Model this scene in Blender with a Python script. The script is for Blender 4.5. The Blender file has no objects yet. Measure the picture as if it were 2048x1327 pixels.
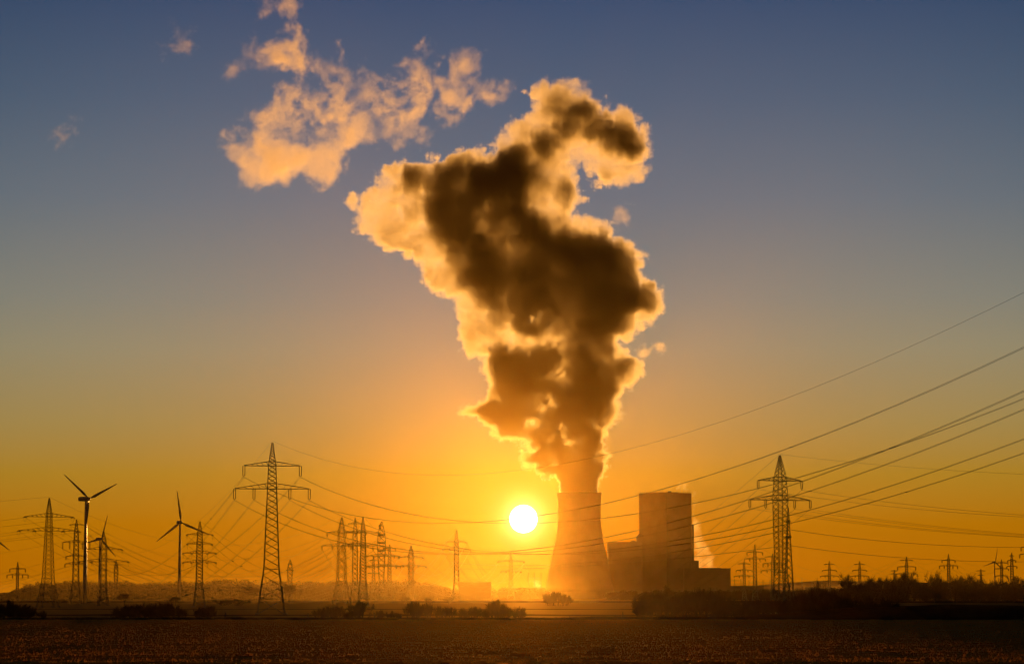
import bpy, math, random
import numpy as np
from mathutils import Vector, Matrix

R = math.radians
scn = bpy.context.scene
COL = scn.collection

# ------------------------------------------------------------------ camera
PITCH = R(5.26)
CAM_H = 6.0
FPX = 5688.9                     # focal length in photo pixels (2048 wide)
cam_d = bpy.data.cameras.new("camera")
cam_d.lens = 100.0
cam_d.sensor_width = 36.0
cam_d.clip_start = 1.0
cam_d.clip_end = 60000.0
cam = bpy.data.objects.new("camera", cam_d)
cam.location = (0, 0, CAM_H)
cam.rotation_euler = (R(90) + PITCH, 0, 0)
COL.objects.link(cam)
scn.camera = cam

CT, ST = math.cos(PITCH), math.sin(PITCH)


def at(px, py, Y):
    """World point seen at photo pixel (px, py) at distance Y."""
    rx, ru = (px - 1024) / FPX, (663.5 - py) / FPX
    d = Vector((rx, CT - ru * ST, ST + ru * CT))
    return Vector((0, 0, CAM_H)) + d * (Y / d.y)


def gx(px, Y, z=0.0):
    """World x of a thing standing at distance Y under photo column px."""
    return (px - 1024) / FPX * (Y * CT + (z - CAM_H) * ST)


def base_y(Y):
    return 1187.3 + CAM_H * FPX / Y


# ------------------------------------------------------------------ sun direction, world
sdir = (at(1047, 1037, 1000.0) - Vector((0, 0, CAM_H))).normalized()
SUN_EL = math.asin(sdir.z)
SUN_AZ = math.atan2(sdir.x, sdir.y)

world = bpy.data.worlds.new("World")
scn.world = world
world.use_nodes = True
wn, wl = world.node_tree.nodes, world.node_tree.links
wn.clear()


def wmath(op, a, b=None, clamp=False):
    n = wn.new("ShaderNodeMath")
    n.operation = op
    n.use_clamp = clamp
    for i, v in enumerate((a, b)):
        if v is None:
            continue
        if isinstance(v, (int, float)):
            n.inputs[i].default_value = v
        else:
            wl.new(v, n.inputs[i])
    return n.outputs[0]


def srgb(r, g, b):
    f = lambda c: (c / 255 / 12.92) if c / 255 <= 0.04045 else ((c / 255 + 0.055) / 1.055) ** 2.4
    return (f(r), f(g), f(b), 1.0)


def wramp(fac, stops, interp='LINEAR'):
    n = wn.new("ShaderNodeValToRGB")
    cr = n.color_ramp
    cr.interpolation = interp
    while len(cr.elements) > 1:
        cr.elements.remove(cr.elements[-1])
    cr.elements[0].position = stops[0][0]
    cr.elements[0].color = stops[0][1]
    for p, c in stops[1:]:
        e = cr.elements.new(p)
        e.color = c
    wl.new(fac, n.inputs[0])
    return n.outputs[0]


def wmix(kind, fac, a, b):
    n = wn.new("ShaderNodeMix")
    n.data_type = 'RGBA'
    n.blend_type = kind
    n.clamp_result = False
    for i, v in ((0, fac), (6, a), (7, b)):
        if isinstance(v, (int, float)):
            n.inputs[i].default_value = v
        elif isinstance(v, tuple):
            n.inputs[i].default_value = v
        else:
            wl.new(v, n.inputs[i])
    return n.outputs[2]


tc = wn.new("ShaderNodeTexCoord")
sep = wn.new("ShaderNodeSeparateXYZ")
wl.new(tc.outputs["Generated"], sep.inputs[0])
elev = wmath('MULTIPLY', wmath('ARCSINE', sep.outputs[2]), 180 / math.pi)      # degrees above the horizon
dot = wn.new("ShaderNodeVectorMath")
dot.operation = 'DOT_PRODUCT'
wl.new(tc.outputs["Generated"], dot.inputs[0])
dot.inputs[1].default_value = sdir
ang = wmath('MULTIPLY', wmath('ARCCOSINE', wmath('MINIMUM', dot.outputs["Value"], 0.99999999)), 180 / math.pi)

sky = wn.new("ShaderNodeTexSky")
sky.sky_type = 'NISHITA'
sky.sun_disc = False
sky.sun_elevation = SUN_EL
sky.sun_rotation = SUN_AZ
sky.air_density = 1.6
sky.dust_density = 4.0
sky_lo = wmix('MULTIPLY', 1.0, sky.outputs[0], (0.09, 0.09, 0.09, 1))
# the dawn gradient: deep orange at the horizon, tan, slate, blue, over elevation -2..14 degrees (then night blue overhead)
ev = wmath('DIVIDE', wmath('ADD', elev, 2.0), 16.0, clamp=True)
S = lambda e: (e + 2.0) / 16.0
grad = wramp(ev, [
    (0.0, (0.36, 0.10, 0.0, 1)),
    (S(0.6), (0.455, 0.145, 0.0, 1)),
    (S(1.4), (0.44, 0.165, 0.001, 1)),
    (S(2.4), (0.39, 0.215, 0.018, 1)),
    (S(3.4), (0.33, 0.240, 0.074, 1)),
    (S(4.9), (0.258, 0.248, 0.155, 1)),
    (S(5.9), (0.195, 0.222, 0.188, 1)),
    (S(7.9), (0.105, 0.162, 0.205, 1)),
    (S(9.9), (0.050, 0.113, 0.190, 1)),
    (S(12.0), (0.014, 0.070, 0.165, 1)),
    (1.0, (0.012, 0.058, 0.14, 1)),
])
a2 = wmath('MULTIPLY', ang, ang)
glow1 = wmath('EXPONENT', wmath('MULTIPLY', a2, -1 / 3.2))          # close to the disc, ~1.8 deg
glow2 = wmath('EXPONENT', wmath('MULTIPLY', a2, -1 / 34.0))         # broad dawn glow, ~6 deg
glow0 = wmath('EXPONENT', wmath('MULTIPLY', ang, -1 / 0.16))


def wscale(v, c):
    n = wn.new("ShaderNodeVectorMath")
    n.operation = 'SCALE'
    n.inputs[0].default_value = c
    wl.new(v, n.inputs[3])
    return n.outputs[0]


c1 = wmix('ADD', 1.0, grad, wscale(glow2, (0.0, -0.022, 0.0)))
c2 = wmix('ADD', 1.0, c1, wscale(glow1, (0.02, 0.015, 0.005)))
c3 = wmix('ADD', 1.0, c2, wscale(glow0, (6.0, 4.8, 1.5)))
c4 = wmix('MIX', 0.05, c3, sky_lo)
# the sky away from the dawn is far darker than the part round the sun
away = wmath('MAXIMUM', wmath('SUBTRACT', ang, 8.0), 0.0)
fall = wmath('ADD', wmath('MULTIPLY', wmath('EXPONENT', wmath('MULTIPLY', wmath('MULTIPLY', away, away), -1 / 260.0)), 0.965), 0.035)
c4 = wmix('MULTIPLY', 1.0, c4, fall)
disc = wmath('MULTIPLY', wmath('SUBTRACT', 0.285, ang), 1 / 0.025, clamp=True)
c5 = wmix('ADD', 1.0, c4, wscale(disc, (6.0, 5.6, 5.0)))            # the solar disc, clipped white
bg = wn.new("ShaderNodeBackground")
wl.new(c5, bg.inputs[0])
bg.inputs[1].default_value = 1.0
wo = wn.new("ShaderNodeOutputWorld")
wl.new(bg.outputs[0], wo.inputs[0])
world.cycles.sampling_method = 'MANUAL'
world.cycles.sample_map_resolution = 2048

# ------------------------------------------------------------------ sun
sl = bpy.data.lights.new("sun", 'SUN')
sl.energy = 1.3
sl.angle = R(0.5)
sl.color = (1.0, 0.47, 0.09)
sun = bpy.data.objects.new("sun", sl)
sun.rotation_euler = sdir.to_track_quat('Z', 'Y').to_euler()
COL.objects.link(sun)

scn.view_settings.view_transform = 'Standard'
scn.view_settings.look = 'None'
scn.view_settings.exposure = 0.0
scn.view_settings.gamma = 1.0
scn.view_settings.use_curve_mapping = False
cy = scn.cycles
cy.max_bounces = 8
cy.diffuse_bounces = 2
cy.glossy_bounces = 2
cy.volume_bounces = 4
cy.transparent_max_bounces = 64
cy.volume_max_steps = 512
cy.use_denoising = True
cy.denoising_prefilter = 'ACCURATE'
cy.caustics_reflective = False
cy.caustics_refractive = False


# ------------------------------------------------------------------ helpers
def tag(o, label=None, cat=None, group=None, kind=None):
    if label: o['label'] = label
    if cat: o['category'] = cat
    if group: o['group'] = group
    if kind: o['kind'] = kind
    return o


def material(name, col, rough=0.8, spec=0.3, bump=None, var=None):
    m = bpy.data.materials.new(name)
    m.use_nodes = True
    nt = m.node_tree
    b = nt.nodes["Principled BSDF"]
    b.inputs["Base Color"].default_value = (*col, 1)
    b.inputs["Roughness"].default_value = rough
    b.inputs["Specular IOR Level"].default_value = spec
    tco = nt.nodes.new("ShaderNodeTexCoord")
    if var:
        scale, dark = var
        no = nt.nodes.new("ShaderNodeTexNoise")
        no.inputs["Scale"].default_value = scale
        no.inputs["Detail"].default_value = 6
        nt.links.new(tco.outputs["Object"], no.inputs["Vector"])
        cr = nt.nodes.new("ShaderNodeValToRGB")
        cr.color_ramp.elements[0].position = 0.35
        cr.color_ramp.elements[1].position = 0.68
        cr.color_ramp.elements[0].color = (*[c * dark for c in col], 1)
        cr.color_ramp.elements[1].color = (*col, 1)
        nt.links.new(no.outputs[0], cr.inputs[0])
        nt.links.new(cr.outputs[0], b.inputs["Base Color"])
    if bump:
        scale, st = bump
        no = nt.nodes.new("ShaderNodeTexNoise")
        no.inputs["Scale"].default_value = scale
        no.inputs["Detail"].default_value = 8
        nt.links.new(tco.outputs["Object"], no.inputs["Vector"])
        bp = nt.nodes.new("ShaderNodeBump")
        bp.inputs["Strength"].default_value = st
        bp.inputs["Distance"].default_value = 0.3
        nt.links.new(no.outputs[0], bp.inputs["Height"])
        nt.links.new(bp.outputs[0], b.inputs["Normal"])
    return m


M_STEEL = material("galvanised_steel", (0.22, 0.22, 0.22), 0.7, 0.3, var=(0.4, 0.7))
M_INSUL = material("insulator_glaze", (0.10, 0.06, 0.04), 0.4, 0.4, var=(2.0, 0.7))
M_CABLE = material("aluminium_cable", (0.18, 0.18, 0.18), 0.7, 0.3, var=(0.5, 0.8))
M_CONC = material("weathered_concrete", (0.30, 0.29, 0.27), 0.9, 0.2, var=(0.03, 0.75), bump=(0.4, 0.2))
M_CLAD = material("sheet_cladding", (0.24, 0.23, 0.22), 0.75, 0.3, var=(0.05, 0.85))
M_GLASS = material("dark_glazing", (0.05, 0.05, 0.06), 0.3, 0.5)
M_WHITE = material("turbine_paint", (0.60, 0.60, 0.60), 0.28, 0.4, var=(0.1, 0.92))
M_BARK = material("winter_bark", (0.06, 0.045, 0.035), 0.9, 0.2, var=(1.0, 0.6))
M_TWIG = material("bare_twigs", (0.07, 0.05, 0.035), 0.9, 0.2, var=(0.6, 0.6))
M_WOOD = material("weathered_post", (0.12, 0.10, 0.08), 0.9, 0.2, var=(3.0, 0.6))
M_BIRD = material("dark_feathers", (0.03, 0.03, 0.03), 0.8, 0.2, var=(20.0, 0.7))


class MB:
    """Collects simple solids; build() links them as ONE mesh object."""

    def __init__(s):
        s.v, s.f = [], []

    def box(s, c, size, rz=0.0):
        cx, cy_, cz = c
        hx, hy, hz = size[0] / 2, size[1] / 2, size[2] / 2
        ca, sa = math.cos(rz), math.sin(rz)
        n = len(s.v)
        for z in (-hz, hz):
            for x, y in ((-hx, -hy), (hx, -hy), (hx, hy), (-hx, hy)):
                s.v.append((cx + x * ca - y * sa, cy_ + x * sa + y * ca, cz + z))
        s.f += [(n, n + 3, n + 2, n + 1), (n + 4, n + 5, n + 6, n + 7)]
        for i in range(4):
            j = (i + 1) % 4
            s.f.append((n + i, n + j, n + 4 + j, n + 4 + i))

    def bar(s, a, b, r, r2=None, sides=3):
        a, b = Vector(a), Vector(b)
        r2 = r if r2 is None else r2
        d = b - a
        if d.length < 1e-6:
            return
        d.normalize()
        up = Vector((0, 0, 1)) if abs(d.z) < 0.9 else Vector((1, 0, 0))
        u = d.cross(up).normalized()
        w = d.cross(u)
        n = len(s.v)
        for p, rr in ((a, r), (b, r2)):
            for k in range(sides):
                t = 2 * math.pi * k / sides
                q = p + u * (rr * math.cos(t)) + w * (rr * math.sin(t))
                s.v.append((q.x, q.y, q.z))
        for k in range(sides):
            j = (k + 1) % sides
            s.f.append((n + k, n + j, n + sides + j, n + sides + k))
        s.f.append(tuple(n + k for k in range(sides))[::-1])
        s.f.append(tuple(n + sides + k for k in range(sides)))

    def path(s, pts, rads, sides=3):
        pts = [Vector(p) for p in pts]
        n0 = len(s.v)
        for i, p in enumerate(pts):
            d = (pts[min(i + 1, len(pts) - 1)] - pts[max(i - 1, 0)]).normalized()
            up = Vector((0, 0, 1)) if abs(d.z) < 0.9 else Vector((1, 0, 0))
            u = d.cross(up).normalized()
            w = d.cross(u)
            r = rads[i] if hasattr(rads, '__len__') else rads
            for k in range(sides):
                t = 2 * math.pi * k / sides
                q = p + u * (r * math.cos(t)) + w * (r * math.sin(t))
                s.v.append((q.x, q.y, q.z))
        for i in range(len(pts) - 1):
            for k in range(sides):
                j = (k + 1) % sides
                a = n0 + i * sides
                s.f.append((a + k, a + j, a + sides + j, a + sides + k))
        s.f.append(tuple(n0 + k for k in range(sides))[::-1])
        e = n0 + (len(pts) - 1) * sides
        s.f.append(tuple(e + k for k in range(sides)))

    def lathe(s, prof, seg=48, c=(0, 0, 0), close=False):
        n0 = len(s.v)
        for r, z in prof:
            for k in range(seg):
                t = 2 * math.pi * k / seg
                s.v.append((c[0] + r * math.cos(t), c[1] + r * math.sin(t), c[2] + z))
        for i in range(len(prof) - 1):
            for k in range(seg):
                j = (k + 1) % seg
                a = n0 + i * seg
                s.f.append((a + k, a + j, a + seg + j, a + seg + k))
        if close:
            s.f.append(tuple(n0 + k for k in range(seg))[::-1])
            e = n0 + (len(prof) - 1) * seg
            s.f.append(tuple(e + k for k in range(seg)))

    def build(s, name, mat, parent=None, loc=None, smooth=False):
        me = bpy.data.meshes.new(name)
        me.from_pydata(s.v, [], s.f)
        me.materials.append(mat)
        if smooth:
            me.polygons.foreach_set("use_smooth", [True] * len(me.polygons))
        o = bpy.data.objects.new(name, me)
        COL.objects.link(o)
        if parent: o.parent = parent
        if loc: o.location = loc
        return o


def empty(name, loc, rz=0.0):
    o = bpy.data.objects.new(name, None)
    o.location = loc
    o.rotation_euler = (0, 0, rz)
    o.empty_display_size = 2
    COL.objects.link(o)
    return o


def np_mesh(name, verts, faces, mat, parent=None, smooth=False):
    me = bpy.data.meshes.new(name)
    nv, nf, k = len(verts), len(faces), faces.shape[1]
    me.vertices.add(nv)
    me.vertices.foreach_set("co", np.ascontiguousarray(verts, dtype=np.float32).ravel())
    me.loops.add(nf * k)
    me.loops.foreach_set("vertex_index", np.ascontiguousarray(faces, dtype=np.int32).ravel())
    me.polygons.add(nf)
    me.polygons.foreach_set("loop_start", np.arange(0, nf * k, k, dtype=np.int32))
    if smooth:
        me.polygons.foreach_set("use_smooth", np.ones(nf, dtype=bool))
    me.materials.append(mat)
    me.update(calc_edges=True)
    o = bpy.data.objects.new(name, me)
    COL.objects.link(o)
    if parent: o.parent = parent
    return o


#@@S0
# ------------------------------------------------------------------ ground
def field_material(name, ca, cb, rough, scale, stretch, bump, spec=0.4, frost=None, sheen=(0.45, 0.2, 0.06)):
    m = bpy.data.materials.new(name)
    m.use_nodes = True
    nt = m.node_tree
    N, L = nt.nodes, nt.links
    b = N["Principled BSDF"]
    g = N.new("ShaderNodeNewGeometry")
    mp = N.new("ShaderNodeMapping")
    mp.inputs["Scale"].default_value = stretch
    L.new(g.outputs["Position"], mp.inputs[0])
    n1 = N.new("ShaderNodeTexNoise")
    n1.inputs["Scale"].default_value = scale
    n1.inputs["Detail"].default_value = 8
    n1.inputs["Roughness"].default_value = 0.65
    L.new(mp.outputs[0], n1.inputs["Vector"])
    cr = N.new("ShaderNodeValToRGB")
    cr.color_ramp.elements[0].position = 0.36
    cr.color_ramp.elements[1].position = 0.64
    cr.color_ramp.elements[0].color = (*ca, 1)
    cr.color_ramp.elements[1].color = (*cb, 1)
    L.new(n1.outputs[0], cr.inputs[0])
    col = cr.outputs[0]
    if frost:
        n2 = N.new("ShaderNodeTexNoise")
        n2.inputs["Scale"].default_value = frost[0]
        n2.inputs["Detail"].default_value = 5
        L.new(mp.outputs[0], n2.inputs["Vector"])
        c2 = N.new("ShaderNodeValToRGB")
        c2.color_ramp.elements[0].position = 0.52
        c2.color_ramp.elements[1].position = 0.68
        L.new(n2.outputs[0], c2.inputs[0])
        mx = N.new("ShaderNodeMix")
        mx.data_type = 'RGBA'
        L.new(c2.outputs[0], mx.inputs[0])
        L.new(col, mx.inputs[6])
        mx.inputs[7].default_value = (*frost[1], 1)
        col = mx.outputs[2]
    N.remove(b)
    b = N.new("ShaderNodeBsdfDiffuse")
    L.new(col, b.inputs["Color"])
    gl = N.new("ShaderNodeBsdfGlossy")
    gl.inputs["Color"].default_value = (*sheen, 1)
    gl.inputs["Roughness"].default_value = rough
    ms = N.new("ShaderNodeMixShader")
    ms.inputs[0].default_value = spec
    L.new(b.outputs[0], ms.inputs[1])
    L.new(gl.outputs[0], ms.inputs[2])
    L.new(ms.outputs[0], N["Material Output"].inputs["Surface"])
    bp = N.new("ShaderNodeBump")
    bp.inputs["Strength"].default_value = bump
    bp.inputs["Distance"].default_value = 0.25
    L.new(n1.outputs[0], bp.inputs["Height"])
    L.new(bp.outputs[0], b.inputs["Normal"])
    L.new(bp.outputs[0], gl.inputs["Normal"])
    return m


M_MEADOW = field_material("frosted_meadow", (0.09, 0.08, 0.05), (0.17, 0.14, 0.08), 0.66, 1.0, (0.004, 0.02, 1), 0.35, 0.22, sheen=(1.0, 0.60, 0.15))
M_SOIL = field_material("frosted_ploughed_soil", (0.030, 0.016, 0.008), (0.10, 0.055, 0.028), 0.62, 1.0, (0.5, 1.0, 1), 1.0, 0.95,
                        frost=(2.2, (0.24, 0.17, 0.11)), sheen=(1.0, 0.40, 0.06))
M_GRASS = field_material("dark_winter_grass", (0.020, 0.018, 0.010), (0.05, 0.045, 0.022), 0.9, 1.5, (0.3, 0.6, 1), 0.8, 0.15)
M_HILL = field_material("distant_hill_ground", (0.05, 0.05, 0.03), (0.09, 0.08, 0.05), 0.9, 1.0, (0.004, 0.004, 1), 0.3, 0.2)

# one sheet out to the horizon
gv = np.array([(-14000, -300, 0), (14000, -300, 0), (14000, 16000, 0), (-14000, 16000, 0)], dtype=np.float32)
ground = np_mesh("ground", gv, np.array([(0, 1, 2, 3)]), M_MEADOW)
tag(ground, kind='structure')


def grid_mesh(name, x0, x1, nx, y0, y1, ny, zf, mat):
    xs = np.linspace(x0, x1, nx)
    ys = np.linspace(y0, y1, ny)
    X, Y = np.meshgrid(xs, ys, indexing='ij')
    Z = zf(X, Y)
    V = np.stack([X.ravel(), Y.ravel(), Z.ravel()], axis=1)
    i, j = np.meshgrid(np.arange(nx - 1), np.arange(ny - 1), indexing='ij')
    a = (i * ny + j).ravel()
    return np_mesh(name, V, np.stack([a, a + ny, a + ny + 1, a + 1], axis=1), mat)


def noise2(X, Y, sx, sy, seed):
    rng = np.random.default_rng(seed)
    T = rng.random((256, 256))
    u, v = X / sx, Y / sy
    i, j = np.floor(u).astype(int), np.floor(v).astype(int)
    fu, fv = u - i, v - j
    fu, fv = fu * fu * (3 - 2 * fu), fv * fv * (3 - 2 * fv)
    i &= 255
    j &= 255
    i1, j1 = (i + 1) & 255, (j + 1) & 255
    return (T[i, j] * (1 - fu) + T[i1, j] * fu) * (1 - fv) + (T[i, j1] * (1 - fu) + T[i1, j1] * fu) * fv


def soil_z(X, Y):
    z = 0.16 + 0.16 * noise2(X, Y, 7, 2.2, 1) + 0.14 * noise2(X, Y, 2.0, 0.9, 2) + 0.10 * noise2(X, Y, 0.9, 0.6, 3)
    z += 0.11 * np.sin((Y + 0.06 * X + 1.5 * noise2(X, Y, 40, 30, 5)) * 2 * math.pi / 3.1)
    z -= 0.16 * (noise2(X, Y, 60, 5, 7) > 0.80)
    e = np.minimum(np.minimum(X + 130, 130 - X), np.minimum(Y - 225, 625 - Y))
    return np.where(e < 0.7, 0.02, z)


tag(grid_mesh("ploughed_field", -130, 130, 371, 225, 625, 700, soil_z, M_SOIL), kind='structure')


# frozen stubble and clods standing on the ploughed field
M_STUB = bpy.data.materials.new("frozen_stubble")
M_STUB.use_nodes = True
_n, _l = M_STUB.node_tree.nodes, M_STUB.node_tree.links
_n.remove(_n["Principled BSDF"])
_d = _n.new("ShaderNodeBsdfDiffuse")
_t = _n.new("ShaderNodeBsdfTranslucent")
_ns = _n.new("ShaderNodeTexNoise")
_ns.inputs["Scale"].default_value = 0.35
_cr = _n.new("ShaderNodeValToRGB")
_cr.color_ramp.elements[0].color = (0.30, 0.11, 0.02, 1)
_cr.color_ramp.elements[1].color = (0.62, 0.24, 0.05, 1)
_g = _n.new("ShaderNodeNewGeometry")
_l.new(_g.outputs["Position"], _ns.inputs["Vector"])
_l.new(_ns.outputs[0], _cr.inputs[0])
_m = _n.new("ShaderNodeMixShader")
_m.inputs[0].default_value = 0.72
for _q in (_d, _t):
    _l.new(_cr.outputs[0], _q.inputs["Color"])
_l.new(_d.outputs[0], _m.inputs[1])
_l.new(_t.outputs[0], _m.inputs[2])
_l.new(_m.outputs[0], _n["Material Output"].inputs["Surface"])
_r = np.random.default_rng(77)
ns_ = 250000
sy_ = 232 + (620 - 232) * _r.random(ns_) ** 1.15
sy_ = np.round(sy_ / 0.9) * 0.9 + _r.normal(0, 0.12, ns_)
sx_ = (_r.random(ns_) * 2 - 1) * (sy_ * 0.19 + 4)
keep = noise2(sx_, sy_, 11, 3.5, 41) + 0.5 * noise2(sx_, sy_, 3, 1.2, 42) > 0.50
sx_, sy_ = sx_[keep], sy_[keep]
n_ = len(sx_)
hh_ = 0.07 + 0.16 * _r.random(n_) ** 2
wv_ = 0.03 + 0.07 * _r.random(n_)
zb_ = soil_z(sx_, sy_) - 0.03
an_ = _r.random(n_) * 3.14
V_ = np.stack([np.stack([sx_ - wv_ * np.cos(an_), sy_ - wv_ * np.sin(an_), zb_], 1),
               np.stack([sx_ + wv_ * np.cos(an_), sy_ + wv_ * np.sin(an_), zb_], 1),
               np.stack([sx_ + _r.normal(0, .05, n_), sy_ + _r.normal(0, .05, n_), zb_ + hh_], 1)], axis=1).reshape(-1, 3)
tag(np_mesh("stubble", V_, np.arange(n_ * 3).reshape(-1, 3), M_STUB), "frozen stubble and clods on the dark near field", "stubble", None, 'stuff')


# the low grassy bank behind the ploughed field, higher and broader towards the right
def bank_h(x):
    t = np.clip((x - 8) / 14, 0, 1)
    t2 = np.clip((x - 50) / 32, 0, 1)
    return 0.45 + 0.30 * t * t * (3 - 2 * t) + 2.1 * t2 * t2 * (3 - 2 * t2)


def bank_z(X, Y):
    m = np.clip((Y - 622) / 7, 0, 1) * np.clip((668 - Y) / 18, 0, 1)
    m = m * m * (3 - 2 * m)
    return -0.15 + m * (bank_h(X) + 0.15) + m * (0.22 * noise2(X, Y, 2.3, 2.0, 11) + 0.16 * noise2(X, Y, 0.9, 0.9, 12))


tag(grid_mesh("grass_bank_ground", -150, 150, 601, 620, 670, 51, bank_z, M_GRASS), kind='structure')


def dike(name, x0, x1, Yc, h, w, mat, seed):
    def zf(X, Y):
        m = np.clip(1 - np.abs(Y - Yc) / w, 0, 1)
        m = m * np.clip(np.minimum(X - x0, x1 - X) / 45, 0, 1)
        return -0.1 + (m * m * (3 - 2 * m)) * (h + 0.1) * (0.75 + 0.5 * noise2(X, Y, 14, 8, seed))
    return tag(grid_mesh(name, x0, x1, 401, Yc - w, Yc + w, 13, zf, mat), kind='structure')


dike("field_edge_terrain", -220, 260, 800, 0.38, 5, M_GRASS, 21)
dike("field_edge_terrain", -400, 420, 1120, 0.22, 6, M_GRASS, 22)
dike("field_edge_terrain", -600, 600, 2000, 1.3, 14, M_GRASS, 23)
dike("field_edge_terrain", 40, 320, 1010, 2.0, 14, M_GRASS, 24)


def hill_z(X, Y):
    m = np.clip(1 - ((X - 540) / 330) ** 2, 0, 1) * np.clip(1 - ((Y - 4450) / 250) ** 2, 0, 1)
    return -1 + m * 26 + m * 3 * noise2(X, Y, 60, 60, 31)


tag(grid_mesh("hill", 210, 870, 81, 4190, 4710, 41, hill_z, M_HILL), kind='structure')
#@@S1

#@@O0
# ------------------------------------------------------------------ power station
CTY = 3900.0
K = CTY / FPX
ctx = gx(1159, CTY, 70)
tower = empty("cooling_tower", (ctx, CTY, 0))
tag(tower, "huge concrete cooling tower with steam pouring from its mouth", "cooling tower")
hz_ = lambda py: at(1159, py, CTY).z
TOP = hz_(985)
prof_px = [(985, 44.4), (995, 43.6), (1008, 42.7), (1022, 42.2), (1038, 42.2), (1055, 43.6), (1077, 47.0), (1100, 51.6), (1123.5, 56.8),
           (1150, 62.6), (1172, 67.2), (1183, 69.3)]
prof = [(r * K, hz_(y)) for y, r in prof_px]
outer = prof
inner = [(r - 0.8, z) for r, z in reversed(prof)]
sh = MB()
sh.lathe(outer + inner + [outer[0]], 96)
shell = sh.build("shell", M_CONC, tower, smooth=True)
rm = MB()
rm.lathe([(44.4 * K + 0.02, TOP - 1.4), (44.4 * K + 0.4, TOP - 1.3), (44.4 * K + 0.4, TOP + 0.1), (44.4 * K - 1.1, TOP + 0.1),
          (44.4 * K - 1.1, TOP - 0.9)], 96)
rm.build("rim", M_CONC, tower)
cr_ = MB()
zb, rb = prof[-1][1], prof[-1][0]
for k in range(44):
    a0, a1, am = 2 * math.pi * k / 44, 2 * math.pi * (k + 1) / 44, 2 * math.pi * (k + 0.5) / 44
    foot = (math.cos(am) * (rb + 3), math.sin(am) * (rb + 3), 0)
    for a in (a0, a1):
        cr_.bar(foot, (math.cos(a) * (rb - 0.4), math.sin(a) * (rb - 0.4), zb + 0.1), 0.45, sides=4)
cr_.build("support_columns", M_CONC, tower)
bs_ = MB()
bs_.lathe([(rb + 5, 0), (rb + 5, 1.2), (rb + 2, 1.2), (rb + 2, 0)], 64)
bs_.build("basin_wall", M_CONC, tower)
fp_ = MB()
fp_.lathe([(rb - 7, 0.5), (rb - 7, zb + 6)], 64, close=True)
fp_.build("fill_pack", M_CONC, tower)

# boiler house: a tall block seen on its corner, with lower annexes
BY = 3960.0
KB = BY / FPX
bz = lambda py: at(1300, py, BY).z
bh = empty("boiler_house", (gx(1331, BY, 70), BY, 0))
tag(bh, "tall windowless power station block beside the cooling tower", "power station")
bx0 = gx(1331, BY, 70)
X_ = lambda px: gx(px, BY, 40) - bx0
t = MB()
side = 104.5 * KB / math.sqrt(2)
t.box((0, 0, bz(986) / 2), (side, side, bz(986)), R(45))
blk = t.build("main_block", M_CLAD, bh)
p = MB()
hs = side / 2
for (ax, ay, bx_, by_) in ((-hs, -hs, hs, -hs), (hs, -hs, hs, hs), (hs, hs, -hs, hs), (-hs, hs, -hs, -hs)):
    c_, s_ = math.cos(R(45)), math.sin(R(45))
    A_ = (ax * c_ - ay * s_, ax * s_ + ay * c_, bz(986) + 0.9)
    B_ = (bx_ * c_ - by_ * s_, bx_ * s_ + by_ * c_, bz(986) + 0.9)
    p.bar(A_, B_, 0.12, sides=4)
    for q in range(13):
        f = q / 12
        P_ = [A_[k] * (1 - f) + B_[k] * f for k in range(3)]
        p.bar((P_[0], P_[1], bz(986) - 0.2), tuple(P_), 0.08, sides=4)
p.build("roof_railing", M_STEEL, blk)
for px, w, h in ((1311, 5, 1.4), (1340, 7, 3.2), (1324, 8, 1.6), (1352, 10, 1.5), (1296, 4, 1.2)):
    rb_ = MB()
    rb_.box((X_(px), 2, bz(986) + h / 2), (w * KB, 4, h))
    rb_.build("roof_plant", M_CLAD, blk)
for px, h in ((1282, 3), (1292, 4), (1318, 5), (1321, 6), (1361, 9.5), (1368, 5), (1379, 5)):
    a_ = MB()
    a_.bar((X_(px), 0 if px < 1370 else 0, bz(986) - 1), (X_(px), 0, bz(986) + h), 0.22, 0.10, sides=5)
    a_.build("antenna", M_STEEL, blk)
dt = MB()
for q in (0.02,):
    dt.box((X_(1385.5), -6, bz(1048) / 2), (3.5 * KB, 10, bz(1048)))
dt.build("stair_shaft", M_CLAD, bh)
an = MB()
an.box((X_(1248), -4, bz(1085) / 2), (65 * KB, 60, bz(1085)))
an.box((X_(1237), -4, bz(1085) + 0.5), (40 * KB, 30, 1.2))
anx = an.build("turbine_hall", M_CLAD, bh)
rp = MB()
n0 = len(rp.v)
zt = bz(1085)
pts = [(1256, 0), (1261, 2.2), (1266, 3.6), (1271, 2.6), (1275, 0)]
for yy in (-12, 8):
    for px, h in pts:
        rp.v.append((X_(px), yy, zt - 0.1 + h))
for k in range(4):
    rp.f.append((n0 + k, n0 + k + 1, n0 + 5 + k + 1, n0 + 5 + k))
rp.f += [(n0, n0 + 4, n0 + 3, n0 + 2, n0 + 1), (n0 + 5, n0 + 6, n0 + 7, n0 + 8, n0 + 9), (n0, n0 + 5, n0 + 9, n0 + 4)]
rp.build("ridge_vent", M_CLAD, anx)
sa_ = MB()
sa_.bar((X_(1224), 0, zt), (X_(1224), 0, zt + 2.8), 0.2, 0.1, sides=4)
sa_.build("antenna", M_STEEL, anx)
st_ = MB()
n0 = len(st_.v)
prf = [(X_(1273.5), 0), (X_(1273.5), bz(1072)), (X_(1278.5), bz(1066)), (X_(1284), bz(1066)), (X_(1284), 0)]
for yy in (-14, 10):
    for x_, z_ in prf:
        st_.v.append((x_, yy, z_))
for k in range(5):
    j = (k + 1) % 5
    st_.f.append((n0 + k, n0 + j, n0 + 5 + j, n0 + 5 + k))
st_.f += [tuple(n0 + k for k in range(5))[::-1], tuple(n0 + 5 + k for k in range(5))]
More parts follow.
